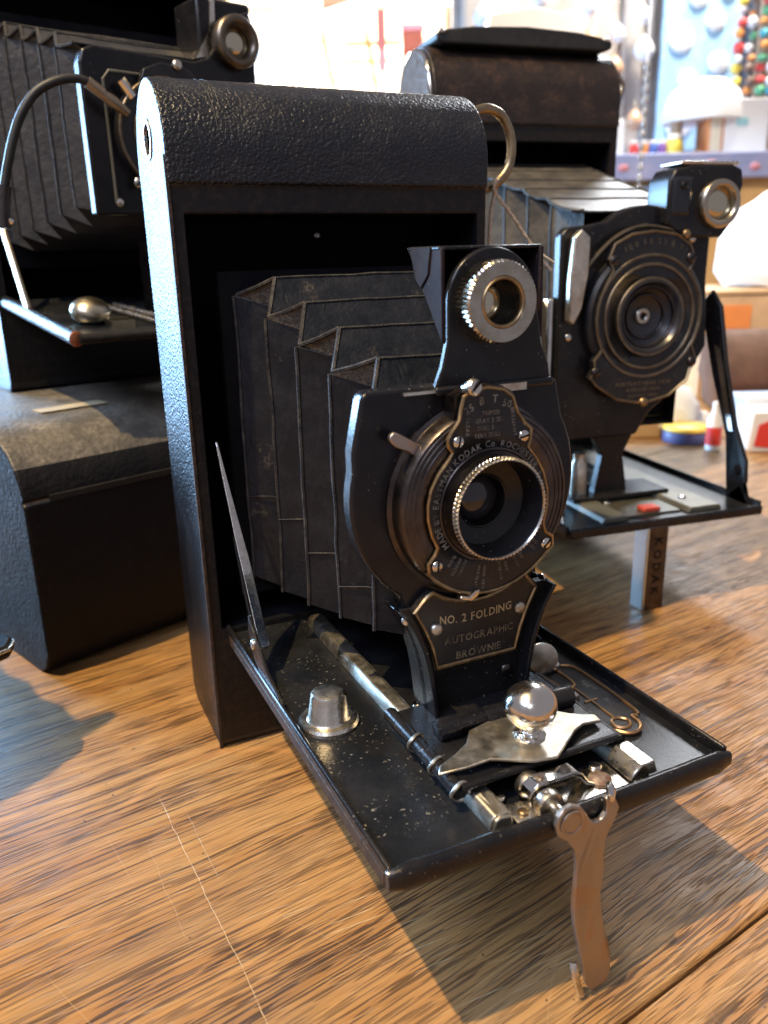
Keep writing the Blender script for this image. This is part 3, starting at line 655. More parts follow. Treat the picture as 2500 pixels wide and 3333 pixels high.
# ---- shutter
LX, LZ = 40.5, 82.9
sh = MB().lathe([(19.2, 0), (19.2, 0.8), (18.4, 1.2), (18.2, 4.2), (17.8, 4.9), (17.0, 5.2), (0.02, 5.2)], (LX, YB, LZ), (0, -1, 0), 72, cap1=False)
sh.prism([(33.0, 97), (33.4, 103.6), (36.4, 105.0), (39.6, 105.4), (43, 105.0), (45.6, 103.6), (47.6, 97)], 'y', YB, YB-4.6)
shutter = sh.build('shutter', SHUT, hero, smooth=30)
bool_cut(shutter, MB().lathe([(9.2, 0.12), (9.2, 9)], (LX, YB, LZ), (0, -1, 0), 48).build('cutter', INSIDE))
e = MB()
for r in (17.2, 16.3, 15.3): e.ring(r-0.18, r+0.18, 5.15, 5.4, (LX, YB, LZ), (0, -1, 0), 72, e=0.08)
e.build('turned_groove', SHUT, shutter)
fo = [(34.1, 101.9), (34.6, 103.7), (36.6, 104.7), (39.4, 105.0), (42.8, 104.4), (44.9, 102.9), (46.0, 99.9), (47.6, 97.8), (49.2, 96.4), (49.0, 94.4), (48.6, 93.0), (50.6, 90.6), (52.3, 87.6), (53.3, 84.2), (53.4, 80.8), (52.7, 77.2), (53.3, 75.4), (55.0, 74.2), (55.2, 72.2)] + [(LX+17.7*math.cos(R_(a)), LZ+17.7*math.sin(R_(a))) for a in range(-42, -142, -7)] + [(27.4, 71.4), (27.2, 73.2), (28.6, 74.8), (29.2, 76.2), (28.1, 78.6), (27.3, 81.8), (27.3, 84.6), (27.9, 87.4), (29.4, 90.2), (31.5, 92.6), (32.3, 93.8), (31.4, 95.0), (31.2, 96.4), (32.2, 97.8), (33.6, 99.6)]
face = MB().prism(fo, 'y', YB-4.8, YB-5.7).build('face_plate', FACE, hero)
bool_cut(face, MB().lathe([(9.6, 3), (9.6, 9)], (LX, YB, LZ), (0, -1, 0), 48).build('cutter', INSIDE))
MB().tube([(x, YB-5.75, z) for x, z in fo], 0.36, 6, True).build('face_border', BRASS, face)
YF = YB-5.78
put = lambda a, b2: (a, YF-0.05, b2)
e = MB()
text_arc(e, 'MADE BY EASTMAN KODAK Co. ROCHESTER, N.Y., U.S.A.', 1.75, (LX, LZ), 11.75, 98, put, track=0.13, narrow=0.92)
text_line(e, '25', 1.9, (35.6, 101.4), 28, put=put); text_line(e, 'B', 2.0, (38.3, 102.7), 6, put=put); text_line(e, 'T', 2.0, (41.1, 102.9), -4, put=put); text_line(e, '50', 1.9, (43.7, 101.8), -16, put=put)
for i, (tx, x) in enumerate((('TRIPOD', 40.2), ('GRAY 2 SEC.', 40.2), ('DULL 5', 39.2), ('VERY DULL', 39.6))):
    text_line(e, tx, 1.15, (x, 100.4-1.35*i), 0, put=put, track=0.10, narrow=0.85)
text_line(e, 'CLEAR', 1.05, (35.4, 98.2), -94, put=put); text_line(e, 'BRILLIANT', 1.05, (45.2, 98.2), -82, put=put)
for tx, a, r in (('PORTRAIT', -101, 14.4), ('NEAR VIEW', -95, 14.6), ('AVERAGE', -80, 14.0), ('VIEW', -74, 13.6), ('DISTANT', -64, 13.6), ('VIEW', -58, 13.2), ('CLOUDS', -46, 13.2), ('MARINE', -41, 13.0), ('MOVING', -117, 13.2), ('OBJECTS', -123, 13.4), ('SLOW', -130, 13.0)):
    text_line(e, tx, 0.95, (LX+r*math.cos(R_(a)), LZ+r*math.sin(R_(a))), a, put=put, track=0.12, narrow=0.85)
e.build('lettering', LETTER, face, flat=True, recalc=False)['kind'] = 'stuff'
for (x, z), an in zip(((33.4, 95.7), (47.4, 95.3), (29.0, 72.6), (53.4, 73.0)), (80, 10, 85, 40)):
    screw(face, (x, YB-5.7, z), 1.18, (0, -1, 0), CHROME, 0.8, True, an)
# lens mount: recess ring, knurled rim, dark dish, glass
e = MB().ring(10.4, 11.0, 0, 0.5, (LX, YB-5.7, LZ), (0, -1, 0), 64, e=0.15).build('recess_ring', SHUT, face)
lm = MB().lathe([(10.4, 5.6), (10.3, 6.1), (9.75, 6.1), (9.75, 8.6)], (LX, YB, LZ), (0, -1, 0), 120, cap0=False, cap1=False)
lm.lathe([(9.75, 8.6), (9.9, 8.7), (9.9, 9.7), (9.7, 9.95), (9.35, 9.95), (9.15, 9.6), (8.9, 9.0), (8.5, 7.2), (8.3, 4.2), (5.4, 3.2), (5.2, 3.4), (4.9, 3.2), (4.8, 0.3), (0.02, 0.3)], (LX, YB, LZ), (0, -1, 0), 150, mi=1, teeth={1: 0.42, 2: 0.42, 3: 0.3}, cap0=False, cap1=False)
lens = lm.build('lens_mount', [SHUT, ENAMEL], hero, smooth=30)
ca2 = lens.data; ca2.materials.append(NICKEL)
for p in ca2.polygons:
    r_ = math.hypot(p.center.x/S-LX, p.center.z/S-LZ); y_ = p.center.y/S
    if y_ < YB-8.5 and r_ > 9.05: p.material_index = 2
    elif y_ < YB-6: p.material_index = 1 if r_ < 9.3 else 0
MB().lathe([(4.7, 0.7), (4.2, 1.3), (3.0, 1.9), (1.5, 2.2), (0.02, 2.3)], (LX, YB, LZ), (0, -1, 0), 32, cap1=False).build('glass', DARKGLASS, lens, smooth=80)
# shutter lever on the left, pointer knob on top, aperture pointer below
lev = smoothpath([(21.0, 97.2, 0), (22.0, 98.2, 0), (23.8, 97.4, 0), (26.2, 95.9, 0), (29.6, 93.9, 0), (28.4, 91.8, 0), (25.0, 94.2, 0), (22.2, 95.6, 0)], 5, True)
lv = MB().prism([(p.x, p.y) for p in lev], 'y', YB-2.2, YB-3.4).build('shutter_lever', BRONZE, hero, bevel=0.25)
kn = MB().lathe([(1.1, 0), (1.1, 1.6), (1.55, 1.7), (1.6, 2.6), (1.2, 3.1), (0.02, 3.1)], (35.7, YB-4.6, 104.9), (0.1, -1, 0.25), 18, cap1=False).build('pointer_knob', NICKEL, hero, smooth=40)
MB().prism([(-1.4, -.22), (1.4, -.22), (1.4, .22), (-1.4, .22)], 'y', 0, -0.3).move(lambda x, y, z: (36.0+x*0.7+z*0.7, YB-7.55+y, 105.7+x*0.7-z*0.7)).build('slot', INSIDE, kn)
MB().prism([(33.4, 65.4), (36.0, 64.2), (37.6, 65.2), (37.9, 66.6), (36.9, 66.4), (35.6, 65.4), (34.0, 66.0)], 'y', YB-5.2, YB-6.9).build('aperture_pointer', CHROME, hero, bevel=0.3)

# ---- reflecting finder above the board
fb = [(31.6, 104.6), (33.2, 108.5), (34.2, 113), (34.2, 118)] + [(43.6+9.4*math.cos(R_(a)), 119.6+9.4*math.sin(R_(a))) for a in range(176, -1, -8)] + [(53.8, 116), (54.6, 111.5), (56.4, 107.4), (56.9, 104.6)]
finder = MB().prism(fb, 'y', -63.0, -64.6).build('finder_bracket', ENAMEL, hero, bevel=0.35)
MB().prism([(31.4, 103.4), (57.2, 103.4), (57.2, 105.0), (31.4, 105.0)], 'y', -61.5, -65.4).build('finder_hinge', ENAMEL, finder, bevel=0.5)
MB().box(38.5, 50.5, -66.0, -65.5, 103.2, 104.6).build('hinge_spring', DULLNICKEL, finder)
MB().box(33.6, 55.6, -62.5, -50.0, 128.6, 129.3).build('hood_top', ENAMEL, finder, bevel=0.25)
for x in (33.7, 54.7):
    MB().prism([(-49.9, 129.0), (-63.0, 129.0), (-63.4, 112.4)], 'x', x, x+0.8).build('hood_side', pbr('purple_black_enamel', (0.020, 0.014, 0.017), 0.6, var=(0.034, 0.024, 0.026), vsize=6, dust=(.2, .17, .14), spec=.15), finder, bevel=0.2)
MB().prism([(-51.5, 129.2), (-59.6, 129.2), (-58.6, 124.4), (-55.8, 122.0), (-53.6, 123.6)], 'x', 33.35, 33.72).build('corner_tab', pbr('matte_corner_enamel', (0.022, 0.017, 0.018), 0.6, var=(.04, .03, .03), vsize=4, spec=.15), finder, bevel=0.12)
MB().prism([(-51.0, 128.4), (-63.0, 113.4), (-63.0, 112.8), (-50.4, 128.2)], 'x', 34.4, 54.8).build('mirror_back', INSIDE, finder)
fr = MB().ring(4.15, 7.35, -0.5, 4.6, (42.9, -64.6, 119.6), (0, -1, 0), 110, e=0.45, teeth=0.28)
fr = fr.build('finder_ring', pbr('finder_nickel', (0.52, 0.48, 0.40), 0.22, 1.0, var=(0.36, 0.29, 0.19), vsize=3.5, rvar=.08), finder, smooth=28)
MB().ring(3.9, 4.5, 3.9, 4.75, (42.9, -64.6, 119.6), (0, -1, 0), 48, e=0.2).build('ring_lip', BRASS, fr)
MB().lathe([(5.0, -0.4), (5.0, -0.05), (0.02, -0.05)], (42.9, -64.6, 119.6), (0, -1, 0), 32, cap1=False).build('finder_well', INSIDE, fr)
MB().lathe([(3.4, 0.3), (3.0, 0.95), (1.8, 1.35), (0.02, 1.5)], (41.6, -64.6, 119.4), (0, -1, 0), 32, cap1=False).build('finder_glass', FINDGLASS, fr, smooth=80)

# ---- twine knotted to the winding key
tw = MB()
def strand(pts, r=0.42):
    P = smoothpath(pts, 10); out = []
    for ph in (0, math.pi):
        q = []
        for i, p in enumerate(P): q.append(p + Vector((math.cos(i*0.9+ph), math.sin(i*0.9+ph)*0.5, math.sin(i*0.9+ph)*0.6))*r*0.55)
        tw.tube(q, r, 6)
strand([(94.2, 13.2, 147.4), (91.8, 11.9, 145.6), (92.6, 12.4, 143.2), (94.6, 15.2, 143.4), (95.0, 15.9, 146.6)])
strand([(92.6, 12.6, 143.4), (90.9, 11.4, 139.5), (89.9, 10.6, 134), (89.6, 10.2, 128)])
strand([(93.0, 12.6, 143.2), (96.5, 12.2, 139.5), (101.8, 12.0, 133.4), (106.5, 11.0, 127.2), (111.0, 10.2, 122.4)])
strand([(105.5, 11.2, 128.3), (108.6, 9.8, 126.2), (111.2, 9.2, 124.6)], 0.3)
tag(tw.build('twine_loop', TWINE, None, smooth=60), 'short beige twine knotted to the winding key of the front camera', 'string')

# ------------------------------------------------------------------ larger folding camera behind to the right
c2 = thing('folding_camera', 'large folding camera on the right with scalloped shutter plate and upright lettered leg', 'camera', (143.0, 140.8, 0), -7.8)
b2 = make_body(c2, 90, 214, 42, 181, (3.5, 86.5, 44, 174, 34), 22, LEATHER_BROWN, botr=4)
# leather strap along the top, metal end plate and side handle
st = MB().prism([(3, 213.4), (3, 216.2), (8, 217.6), (20, 219.2), (45, 220.2), (70, 219.2), (82, 217.6), (87, 216.2), (87, 213.4), (84, 212.2), (6, 212.2)], 'y', 4, 26).build('top_strap', RUBBER, c2, bevel=0.8)
for x in (5, 84): screw(st, (x, 5, 217.0), 2.0, (0, -.6, 1), NICKEL, 1.0, False, name='strap_stud')
o = MB().prism([(-0.6, 182)] + [(21+21*math.cos(R_(a)), 192+21*math.sin(R_(a))) for a in range(178, -1, -12)] + [(42, 182)], 'x', -2.2, -0.1).build('end_plate', CHROME, c2, bevel=0.8)
MB().tube(smoothpath([(90.5, 14, 207), (95, 14, 206.5), (100, 14, 201), (99, 14, 196), (96.5, 14, 187), (95, 14, 181), (90.5, 14, 179.5)], 5), 1.0, 8).build('side_handle', BRONZE, c2)
MB().box(30, 62, 33.2, 33.9, 152, 153).build('inner_wire', NICKEL, c2)
bd2 = MB().prism([(4, 1), (4, -117), (7, -120), (83, -120), (86, -117), (86, 1)], 'z', 32.2, 34.0).build('bed', BEDM, c2, bevel=0.4)
MB().box(85.0, 86.3, -119, 1, 32.0, 36.4).build('bed_rim', ENAMEL, bd2, bevel=0.4); MB().box(3.7, 5.0, -119, 1, 32.0, 36.0).build('bed_rim', ENAMEL, bd2, bevel=0.4)
MB().box(4.5, 85.5, -121.0, -119.2, 31.6, 35.2).build('front_lip', ENAMEL, bd2, bevel=0.8, seg=3)
GREYM = pbr('grey_green_enamel', (0.16, 0.155, 0.125), 0.42, 0.3, var=(0.10, 0.095, 0.075), vsize=10, bmp=.05, bsize=2)
MB().prism([(56, 34.0), (57, 36.2), (70, 36.2), (71, 34.0)], 'y', -116, -4).build('rail', GREYM, c2, bevel=0.4)
MB().prism([(20, 34.0), (21, 36.2), (30, 36.2), (31, 34.0)], 'y', -116, -4).build('rail', GREYM, c2, bevel=0.4)
MB().box(32, 55, -113, -8, 34.0, 34.8).build('focus_plate', pbr('olive_plate', (0.085, 0.08, 0.06), 0.3, 0.4, var=(0.12, 0.11, 0.085), vsize=9), c2)
for x, y in ((34, -96), (40, -70), (58.5, -82), (62, -104)): screw(c2, (x, y, 36.2 if x > 55 else 34.8), 1.6, (0, 0, 1), CHROME, 0.8, False, name='rivet')
MB().box(40, 47, -112, -107, 34.8, 36.6).build('red_marker', pbr('red_enamel', (0.55, 0.08, 0.05), .4), c2, bevel=0.4)
# leg with raised lettering
lg2 = MB().box(36.2, 44.4, -121.2, -119.3, 0, 32.5, 0).build('leg', SHUT, c2, bevel=0.4)
MB().prism([(35.2, 0), (36.3, 0), (36.3, 32.0), (35.2, 32.0)], 'y', -121.6, -114).build('leg_flange', pbr('pale_nickel', (0.62, 0.68, 0.68), 0.35, 1.0), lg2, bevel=0.3)
e = MB(); text_line(e, 'KODAK', 4.6, (40.4, 17.0), -90, put=lambda a, b3: (a, -121.3, b3), track=0.35)
e.build('lettering', INSIDE, lg2, flat=True, recalc=False)['kind'] = 'stuff'
# standard
A2 = [(2, 33.0, 163.2, 52), (-20, 31.5, 157.5, 54), (-40, 30.0, 152.2, 57), (-58, 28.8, 147.5, 60), (-74, 27.5, 143.3, 63)]
B2 = [(-9, 29.5, 161.2, 49), (-30, 28.0, 155.7, 51), (-49, 26.5, 150.8, 54), (-66, 25.0, 146.3, 57), (-88, 26.5, 140.5, 62)]
make_bellows(c2, A2, B2, 45, 50, 0.55, mat=pbr('grey_dusty_bellows', (0.050, 0.047, 0.042), 0.50, var=(0.12, 0.108, 0.088), vsize=12, bmp=.3, bsize=2.5, haze=(.20, .175, .14), hsize=9))
MB().box(14, 76, 2, 6, 46, 165).build('bellows_frame', INSIDE, c2)
YB2 = -93.0
bd = [(11.6, 60), (11.6, 133), (14, 135.5), (22, 136)] + [(45+26*math.cos(R_(a)), 118+24.5*math.sin(R_(a))) for a in range(128, 62, -8)] + [(60, 139), (66, 136), (72.5, 134), (72.5, 116), (74, 104), (75, 92), (70, 84), (62, 76), (52, 68), (47, 60)]
board2 = MB().prism(bd, 'y', -88, YB2).build('lens_board', ENAMEL, c2, bevel=0.8)
MB().prism([(30, 60.5), (47.5, 60.5), (43.5, 52), (46.5, 36), (31.5, 36), (34.5, 52)], 'y', -86.5, -90.5).build('stem', ENAMEL, c2, bevel=0.4)
MB().box(20, 62, -96, -78, 35.8, 37.6).build('carriage', ENAMEL, c2, bevel=0.5)
MB().lathe([(3.4, 0), (3.2, 12), (2.2, 13.5), (2.4, 16), (0.02, 16.6)], (26, -88, 37.4), (0, 0, 1), 18, cap1=False).build('catch_post', DULLNICKEL, c2, smooth=40)
L2X, L2Z = 45.4, 104.4
s2 = MB().lathe([(24.5, 0), (24.3, 3), (23, 4), (0.02, 4)], (L2X, YB2, L2Z), (0, -1, 0), 56, cap1=False).build('shutter', pbr('dark_shutter', (0.020, 0.020, 0.024), .35, 0.2, var=(.04, .036, .034), vsize=8), c2, smooth=30)
p2 = [(29.5, 129.5), (36, 132.6), (45, 133.6), (54, 132.4), (60, 129.0), (62.5, 124.0), (61.0, 120.5), (63.0, 116.5)] + [(L2X+21.6*math.cos(R_(a)), L2Z+21.6*math.sin(R_(a))) for a in range(30, -31, -10)] + [(65.4, 91), (66.8, 87.4), (64.6, 84.6), (63.6, 80.5), (56, 75.2), (45, 73.0), (34, 75.2), (25.4, 80.6), (22.6, 83.6), (24.4, 86.4), (23.8, 89.6), (26.2, 92.6)] + [(L2X+21.6*math.cos(R_(a)), L2Z+21.6*math.sin(R_(a))) for a in range(210, 149, -10)] + [(27.6, 117), (29.6, 120.5), (27.8, 124.5)]
f2 = MB().prism(p2, 'y', YB2-2.0, YB2-5.2).build('face_plate', FACE, c2)
DB = pbr('dim_brass', (0.26, 0.215, 0.15), 0.45, 1.0, var=(.14, .11, .08), vsize=5)
for q_ in (f2, s2): bool_cut(q_, MB().lathe([(12.6, 0.1), (12.6, 9)], (L2X, YB2, L2Z), (0, -1, 0), 48).build('cutter', INSIDE))
MB().tube([(x, YB2-5.3, z) for x, z in p2], 0.55, 6, True).build('face_border', DB, f2)
e = MB()
for r, h in ((21.3, 5.6), (18.2, 5.9), (13.4, 6.4)): e.ring(r-0.55, r+0.55, 5.0, h, (L2X, YB2, L2Z), (0, -1, 0), 64, e=0.2)
e.build('ring_border', DB, f2)
for x, z in ((29.6, 124.2), (61.0, 124.4), (24.8, 85.6), (65.2, 87.4)): screw(f2, (x, YB2-5.2, z), 1.9, (0, -1, 0), SHUT, 1.0, True, 40)
put2 = lambda a, b3: (a, YB2-5.35, b3)
e = MB(); text_arc(e, '100 50 25 B T', 2.6, (L2X, L2Z), 26.0, 90, put2, track=.5)
for i, tx in enumerate(('PORTRAIT NEAR VIEW', 'AVERAGE VIEW', 'DISTANT VIEW')): text_line(e, tx, 2.0-0.2*i, (45, 80.6-2.3*i), 0, put=put2)
e.build('lettering', DB, f2, flat=True, recalc=False)['kind'] = 'stuff'
l2 = MB().lathe([(13.2, 5.2), (12.9, 6.6), (12.2, 6.6), (11.0, 4.4), (6, 1.0), (3.0, 0.4), (2.6, 0.4), (2.5, 1.0), (1.3, 1.0), (1.2, 0.2), (0.02, 0.2)], (L2X, YB2, L2Z), (0, -1, 0), 56, cap0=False, cap1=False).build('lens_mount', pbr('grey_black_cone', (0.024, 0.024, 0.028), 0.3, var=(.035, .033, .032), vsize=6), c2, smooth=40)
MB().ring(1.3, 2.9, 0.5, 1.7, (L2X, YB2, L2Z), (0, -1, 0), 24, e=.3).build('iris_ring', DULLNICKEL, l2)
for r_, h_ in ((10.6, 4.9), (7.6, 2.9)): MB().ring(r_-.35, r_+.35, h_-1.2, h_+.2, (L2X, YB2, L2Z), (0, -1, 0), 48, e=.15).build('step_ring', SHUT, l2)
screw(f2, (45, YB2-5.5, 73.6), 1.8, (0, -1, 0), BRASS, 1.6, False, name='aperture_pointer'); screw(f2, (57.8, YB2-5.5, 132.4), 1.6, (0, -1, 0), BRASS, 1.2, False, name='pointer_knob')
MB().tube(smoothpath([(17, YB2-2.6, 118), (24, YB2-3, 126), (32, YB2-3.2, 132.4), (42, YB2-3.2, 135.4), (56, YB2-3, 133.6)], 6), 0.7, 6).build('shutter_spring', DB, c2)
MB().prism([(13.4, 104), (15.4, 102.6), (18.4, 108), (20.4, 120), (20.6, 132.0), (17.0, 134.6), (14.2, 132.0), (13.4, 118)], 'y', YB2-1.0, YB2-4.5).build('shutter_lever', DULLNICKEL, c2, bevel=0.6)
screw(c2, (15.8, YB2, 98), 1.5, (0, -1, 0), CHROME, .9, False, name='rivet'); screw(c2, (64.5, YB2, 131), 1.6, (0, -1, 0), NICKEL, .9, False, name='rivet')
# bright side post seen left of the board
MB().box(8.2, 10.6, -92, -84, 52, 112).build('side_post', CHROME, c2, bevel=0.9, seg=3)
# finder box
fx = MB().prism([(50.5, 136), (50.5, 150), (53, 154.0), (60, 155.6), (76, 155.6), (80.5, 154), (81.5, 149), (78.5, 136.5), (74, 131), (58, 131)], 'y', -84, -97).build('finder_box', ENAMEL, c2, bevel=1.0, seg=3)
MB().box(51.3, 60.5, -97.6, -84.5, 138, 152).build('finder_wing', pbr('blue_black_enamel', (0.014, 0.017, 0.022), .22), fx, bevel=2.0, seg=3)
screw(fx, (56, -97.6, 148.5), 1.4, (0, -1, 0), ENAMEL, .8, True, 90)
MB().box(55, 79, -96.8, -84.2, 155.3, 156.6).build('finder_frame', NICKEL, fx, bevel=0.5)
MB().ring(5.6, 8.3, -0.3, 3.0, (70.8, -97, 142.4), (0, -1, 0), 40, e=.8).build('finder_ring', pbr('warm_nickel', (.50, .43, .33), .25, 1.0), fx, smooth=60)
MB().lathe([(5.8, 0.2), (4.6, 1.2), (2.4, 1.9), (0.02, 2.1)], (70.8, -97, 142.4), (0, -1, 0), 28, cap1=False).build('finder_glass', FINDGLASS, fx, smooth=80)
# slotted strut on the right, from bed to standard
for xs in (83.2, 4.6):
    so_ = MB().prism([(-83, 112), (-77.5, 106), (-88, 80), (-99, 58), (-106.5, 44), (-114, 34.5), (-104, 34.5), (-112.5, 42), (-111.5, 50), (-104, 62), (-95.5, 84), (-89, 106)], 'x', xs, xs+1.6).build('strut', ENAMEL if xs > 50 else CHROME, c2, bevel=0.3)
    MB().prism([(-87.5, 92), (-91, 90), (-103, 60), (-100.5, 60)], 'x', xs-0.1, xs+1.7).build('strut_slot', CHROME, so_)
    screw(so_, (xs, -108, 46), 2.0, (-1, 0, 0), INSIDE, .6, False, name='rivet')

# ------------------------------------------------------------------ leather case on the left, with a camera standing on it
case = thing('leather_case', 'dusty black leather case with rounded lid lying behind the front camera', 'case', (-40.5, 66.0, 0), 21)
pr = [(4, 0), (0, 3), (-3, 8), (-3.5, 30), (-3.5, 58), (-2.6, 59), (-3.6, 60), (-3.0, 64), (-0.6, 69), (3.6, 73.6), (9, 76.8), (17, 79), (32, 80), (150, 80), (150, 0)]
cb = MB().prism(pr, 'x', 0, 150).build('case_body', [CASE, CASETOP], case, bevel=1.2, seg=3, blim=35)
for p in cb.data.polygons:
    if p.normal.z > 0.55: p.material_index = 1
MB().prism([(-3.9, 58.2), (-3.3, 58.2), (-3.3, 60.4), (-4.0, 60.2)], 'x', 8, 148).build('lid_seam', RUBBER, case)
MB().box(22, 46, 26, 34, 79.9, 80.25).build('paper_scrap', pbr('yellowed_paper', (0.42, 0.33, 0.18), 0.9, var=(.3, .22, .12), vsize=8), case)

c3 = thing('folding_camera', 'black folding camera with a cable release standing on the leather case', 'camera', (-37.0, 150.0, 80.0), 14)
b3 = make_body(c3, 95, 195, 40, 160, (3.5, 91.5, 32, 148, 32), 20, LEATHER, botr=4)
MB().box(4, 91, 20, 20.8, 124.5, 125.2).build('inner_wire', GREYM, c3)
bd3 = MB().prism([(3, 0), (3, -70), (6, -73), (89, -73), (92, -70), (92, 0)], 'z', -1.4, 0.6)
tilt = lambda x, y, z: (x, y, 34.0 + z + 0.125*y)
bed3 = bd3.move(tilt).build('bed', BEDM, c3, bevel=0.4)
m = MB().tube([(3, 0, 0), (3, -36, 0), (3, -72.2, 0)], 2.4, 14).move(tilt); m.build('bed_edge', LEATHER, bed3, smooth=50)
m = MB().lathe([(2.45, 0), (2.3, 0.5), (1.4, 0.9), (0.02, 0.9)], (3, -72.2, 0), (0, -1, 0), 18, cap1=False).move(tilt); m.build('copper_end', pbr('bare_copper', (.45, .17, .08), .45, 1.0, var=(.2, .09, .05), vsize=2), bed3, smooth=40)
m = MB().tube([(3.5, -72.8, 0), (50, -73.4, 0), (91, -72.8, 0)], 1.6, 12).move(tilt); m.build('front_lip', BEZEL, bed3, smooth=50)
m = MB().ball((15.5, -52, 4.4), 6.6, 28, 14, sq=(1, 1, .72)); m.box(18, 26, -64, -57, 0.6, 3.0); m.move(tilt).build('focus_knob', pbr('cream_nickel', (.62, .55, .40), .30, 1.0), c3, smooth=50)
m = MB().tube([(28, -30, 2.2), (34, -66, 2.2)], 1.1, 8).tube([(33, -30, 2.2), (40, -66, 2.2)], 1.3, 8); m.move(tilt).build('catch_rod', NICKEL, c3)
m = MB().box(40, 44, -50, -40, 0.6, 26); m.box(46, 60, -50, -42, 0.6, 20); m.move(tilt).build('pointer_block', SHUT, c3, bevel=0.4)
# nickel strut on the left
MB().prism([(-3, 70), (-0.5, 72), (-10, 58), (-16, 48), (-24, 33), (-29, 30), (-28, 34), (-20, 48), (-13, 60)], 'x', 2.2, 3.6).build('strut', pbr('tan_nickel', (.56, .47, .33), .32, 1.0), c3, bevel=0.3)
A3 = [(3, 40, 124, 56), (-8, 37, 122, 57.5), (-18, 35, 119.5, 59), (-28, 33, 117, 61), (-38, 31, 114.5, 63), (-47, 29, 112, 65)]
B3 = [(-3, 35, 127, 52), (-13, 33, 125, 54), (-23, 31, 122.5, 55.5), (-33, 29, 120, 57), (-43, 27, 117, 59), (-55, 26, 112, 63)]
make_bellows(c3, A3, B3, 46, 56, 0.5, mat=pbr('grey_bellows', (0.030, 0.029, 0.030), 0.42, var=(0.055, 0.052, 0.050), vsize=8, bmp=.3, bsize=2.5))
MB().box(6, 89, 2, 6, 46, 132).build('bellows_frame', INSIDE, c3)
bo3 = [(19, 62), (19, 106), (20.5, 110), (24, 111.5), (58, 110.5), (63, 112), (68, 118), (74, 126), (80, 128), (81.5, 124), (81.5, 104), (70, 101), (69.5, 62)]
bd_ = MB().prism(bo3, 'y', -55, -60).build('lens_board', ENAMEL, c3, bevel=0.8)
MB().tube([(26, -60.2, 66), (26, -60.2, 102), (28, -60.2, 104.6), (60, -60.2, 104)], 0.5, 6).build('pressed_line', GREYM, bd_)
s3 = MB().lathe([(17.4, 0), (17.4, 3), (16.4, 4.4), (0.02, 4.4)], (45, -60, 86.5), (0, -1, 0), 56, cap1=False).build('shutter', FACE, c3, smooth=30)
e = MB()
for r, h in ((16.9, 4.7), (12.0, 5.2)): e.ring(r-.5, r+.5, 3.0, h, (45, -60, 86.5), (0, -1, 0), 56, e=.2)
e.build('ring_border', DB, s3)
MB().ring(7.5, 9.5, 4, 8, (45, -60, 86.5), (0, -1, 0), 48, e=.3).build('lens_mount', FACE, s3); MB().lathe([(7.4, 4.0), (4, 5.4), (0.02, 5.8)], (45, -60, 86.5), (0, -1, 0), 30, cap1=False).build('glass', DARKGLASS, s3, smooth=80)
MB().prism([(36.5, 101), (38, 105.6), (44, 108.0), (52, 107.4), (57, 104.6), (58, 101)], 'y', -61, -64).build('speed_dial', FACE, s3, bevel=.3)
screw(s3, (49.5, -64.0, 107.6), 1.7, (0, -1, .2), NICKEL, 1.4, False, name='pointer_knob'); screw(s3, (33, -63.0, 72.0), 1.8, (0, -1, 0), NICKEL, 1, True, 30); screw(bd_, (27, -60, 66), 1.4, (0, -1, 0), NICKEL, .8, False, name='rivet')
MB().tube([(30.0, -63.5, 101.5), (33.5, -63.5, 97.0)], 1.8, 10).build('release_lever', CHROME, s3)
fr3 = MB().ring(5.0, 8.3, -0.5, 4.5, (73.4, -60, 117.5), (0, -1, 0), 48, e=1.2).build('finder_ring', pbr('dark_bronze', (.20, .165, .125), .35, 1.0, var=(.12, .1, .08), vsize=5), bd_, smooth=60)
MB().lathe([(5.2, 0.4), (4.0, 1.6), (2, 2.2), (0.02, 2.4)], (73.4, -60, 117.5), (0, -1, 0), 28, cap1=False).build('finder_glass', FINDGLASS, fr3, smooth=80)
MB().box(62, 82.5, -57, -40, 103.5, 131).build('finder_box', ENAMEL, bd_, bevel=1.0)
MB().prism([(60, 112), (64, 113), (68, 120), (68.5, 131), (66.8, 131), (66, 121), (62, 115)], 'y', -52, -57.6).build('finder_spring', NICKEL, bd_)
# cable release
wl = lambda x, y, z: (((x+37)*math.cos(R_(14))+(y-150)*math.sin(R_(14))), (-(x+37)*math.sin(R_(14))+(y-150)*math.cos(R_(14))), z-80)
P_ = [wl(*p) for p in [(1.6, 91, 176.0), (-3.3, 90, 179.6), (-8, 89.5, 180.0), (-13, 89, 178.6), (-18.2, 89, 175.5), (-22.8, 89, 169.7), (-26.0, 89, 163.0), (-28.8, 89, 155), (-30.6, 89, 149)]]
cr = MB().tube(smoothpath(P_, 6), 1.35, 10).build('cable_release', RUBBER, c3, smooth=60)
MB().tube([wl(1.0, 91, 176.6), wl(4.0, 91.5, 174.6), wl(8.5, 92.5, 171.6)], [1.5, 1.9, 1.2], 12).build('cable_tip', pbr('tan_metal', (.36, .29, .21), .4, 1.0), cr)
MB().tube([wl(-3.0, 90, 179.5), wl(1.2, 91, 176.6)], 1.75, 12).build('cable_ferrule', pbr('tan_metal', (.42, .33, .22), .4, 1.0), cr)
MB().tube([wl(-30.4, 89, 150), wl(-31.8, 89, 143.5), wl(-32.2, 89, 138)], 2.1, 12).build('cable_grip', SHUT, cr)
MB().tube([wl(-33.5, 88.5, 142), wl(-29.5, 88.5, 139.6)], 1.0, 8).build('cable_ring', CHROME, cr)

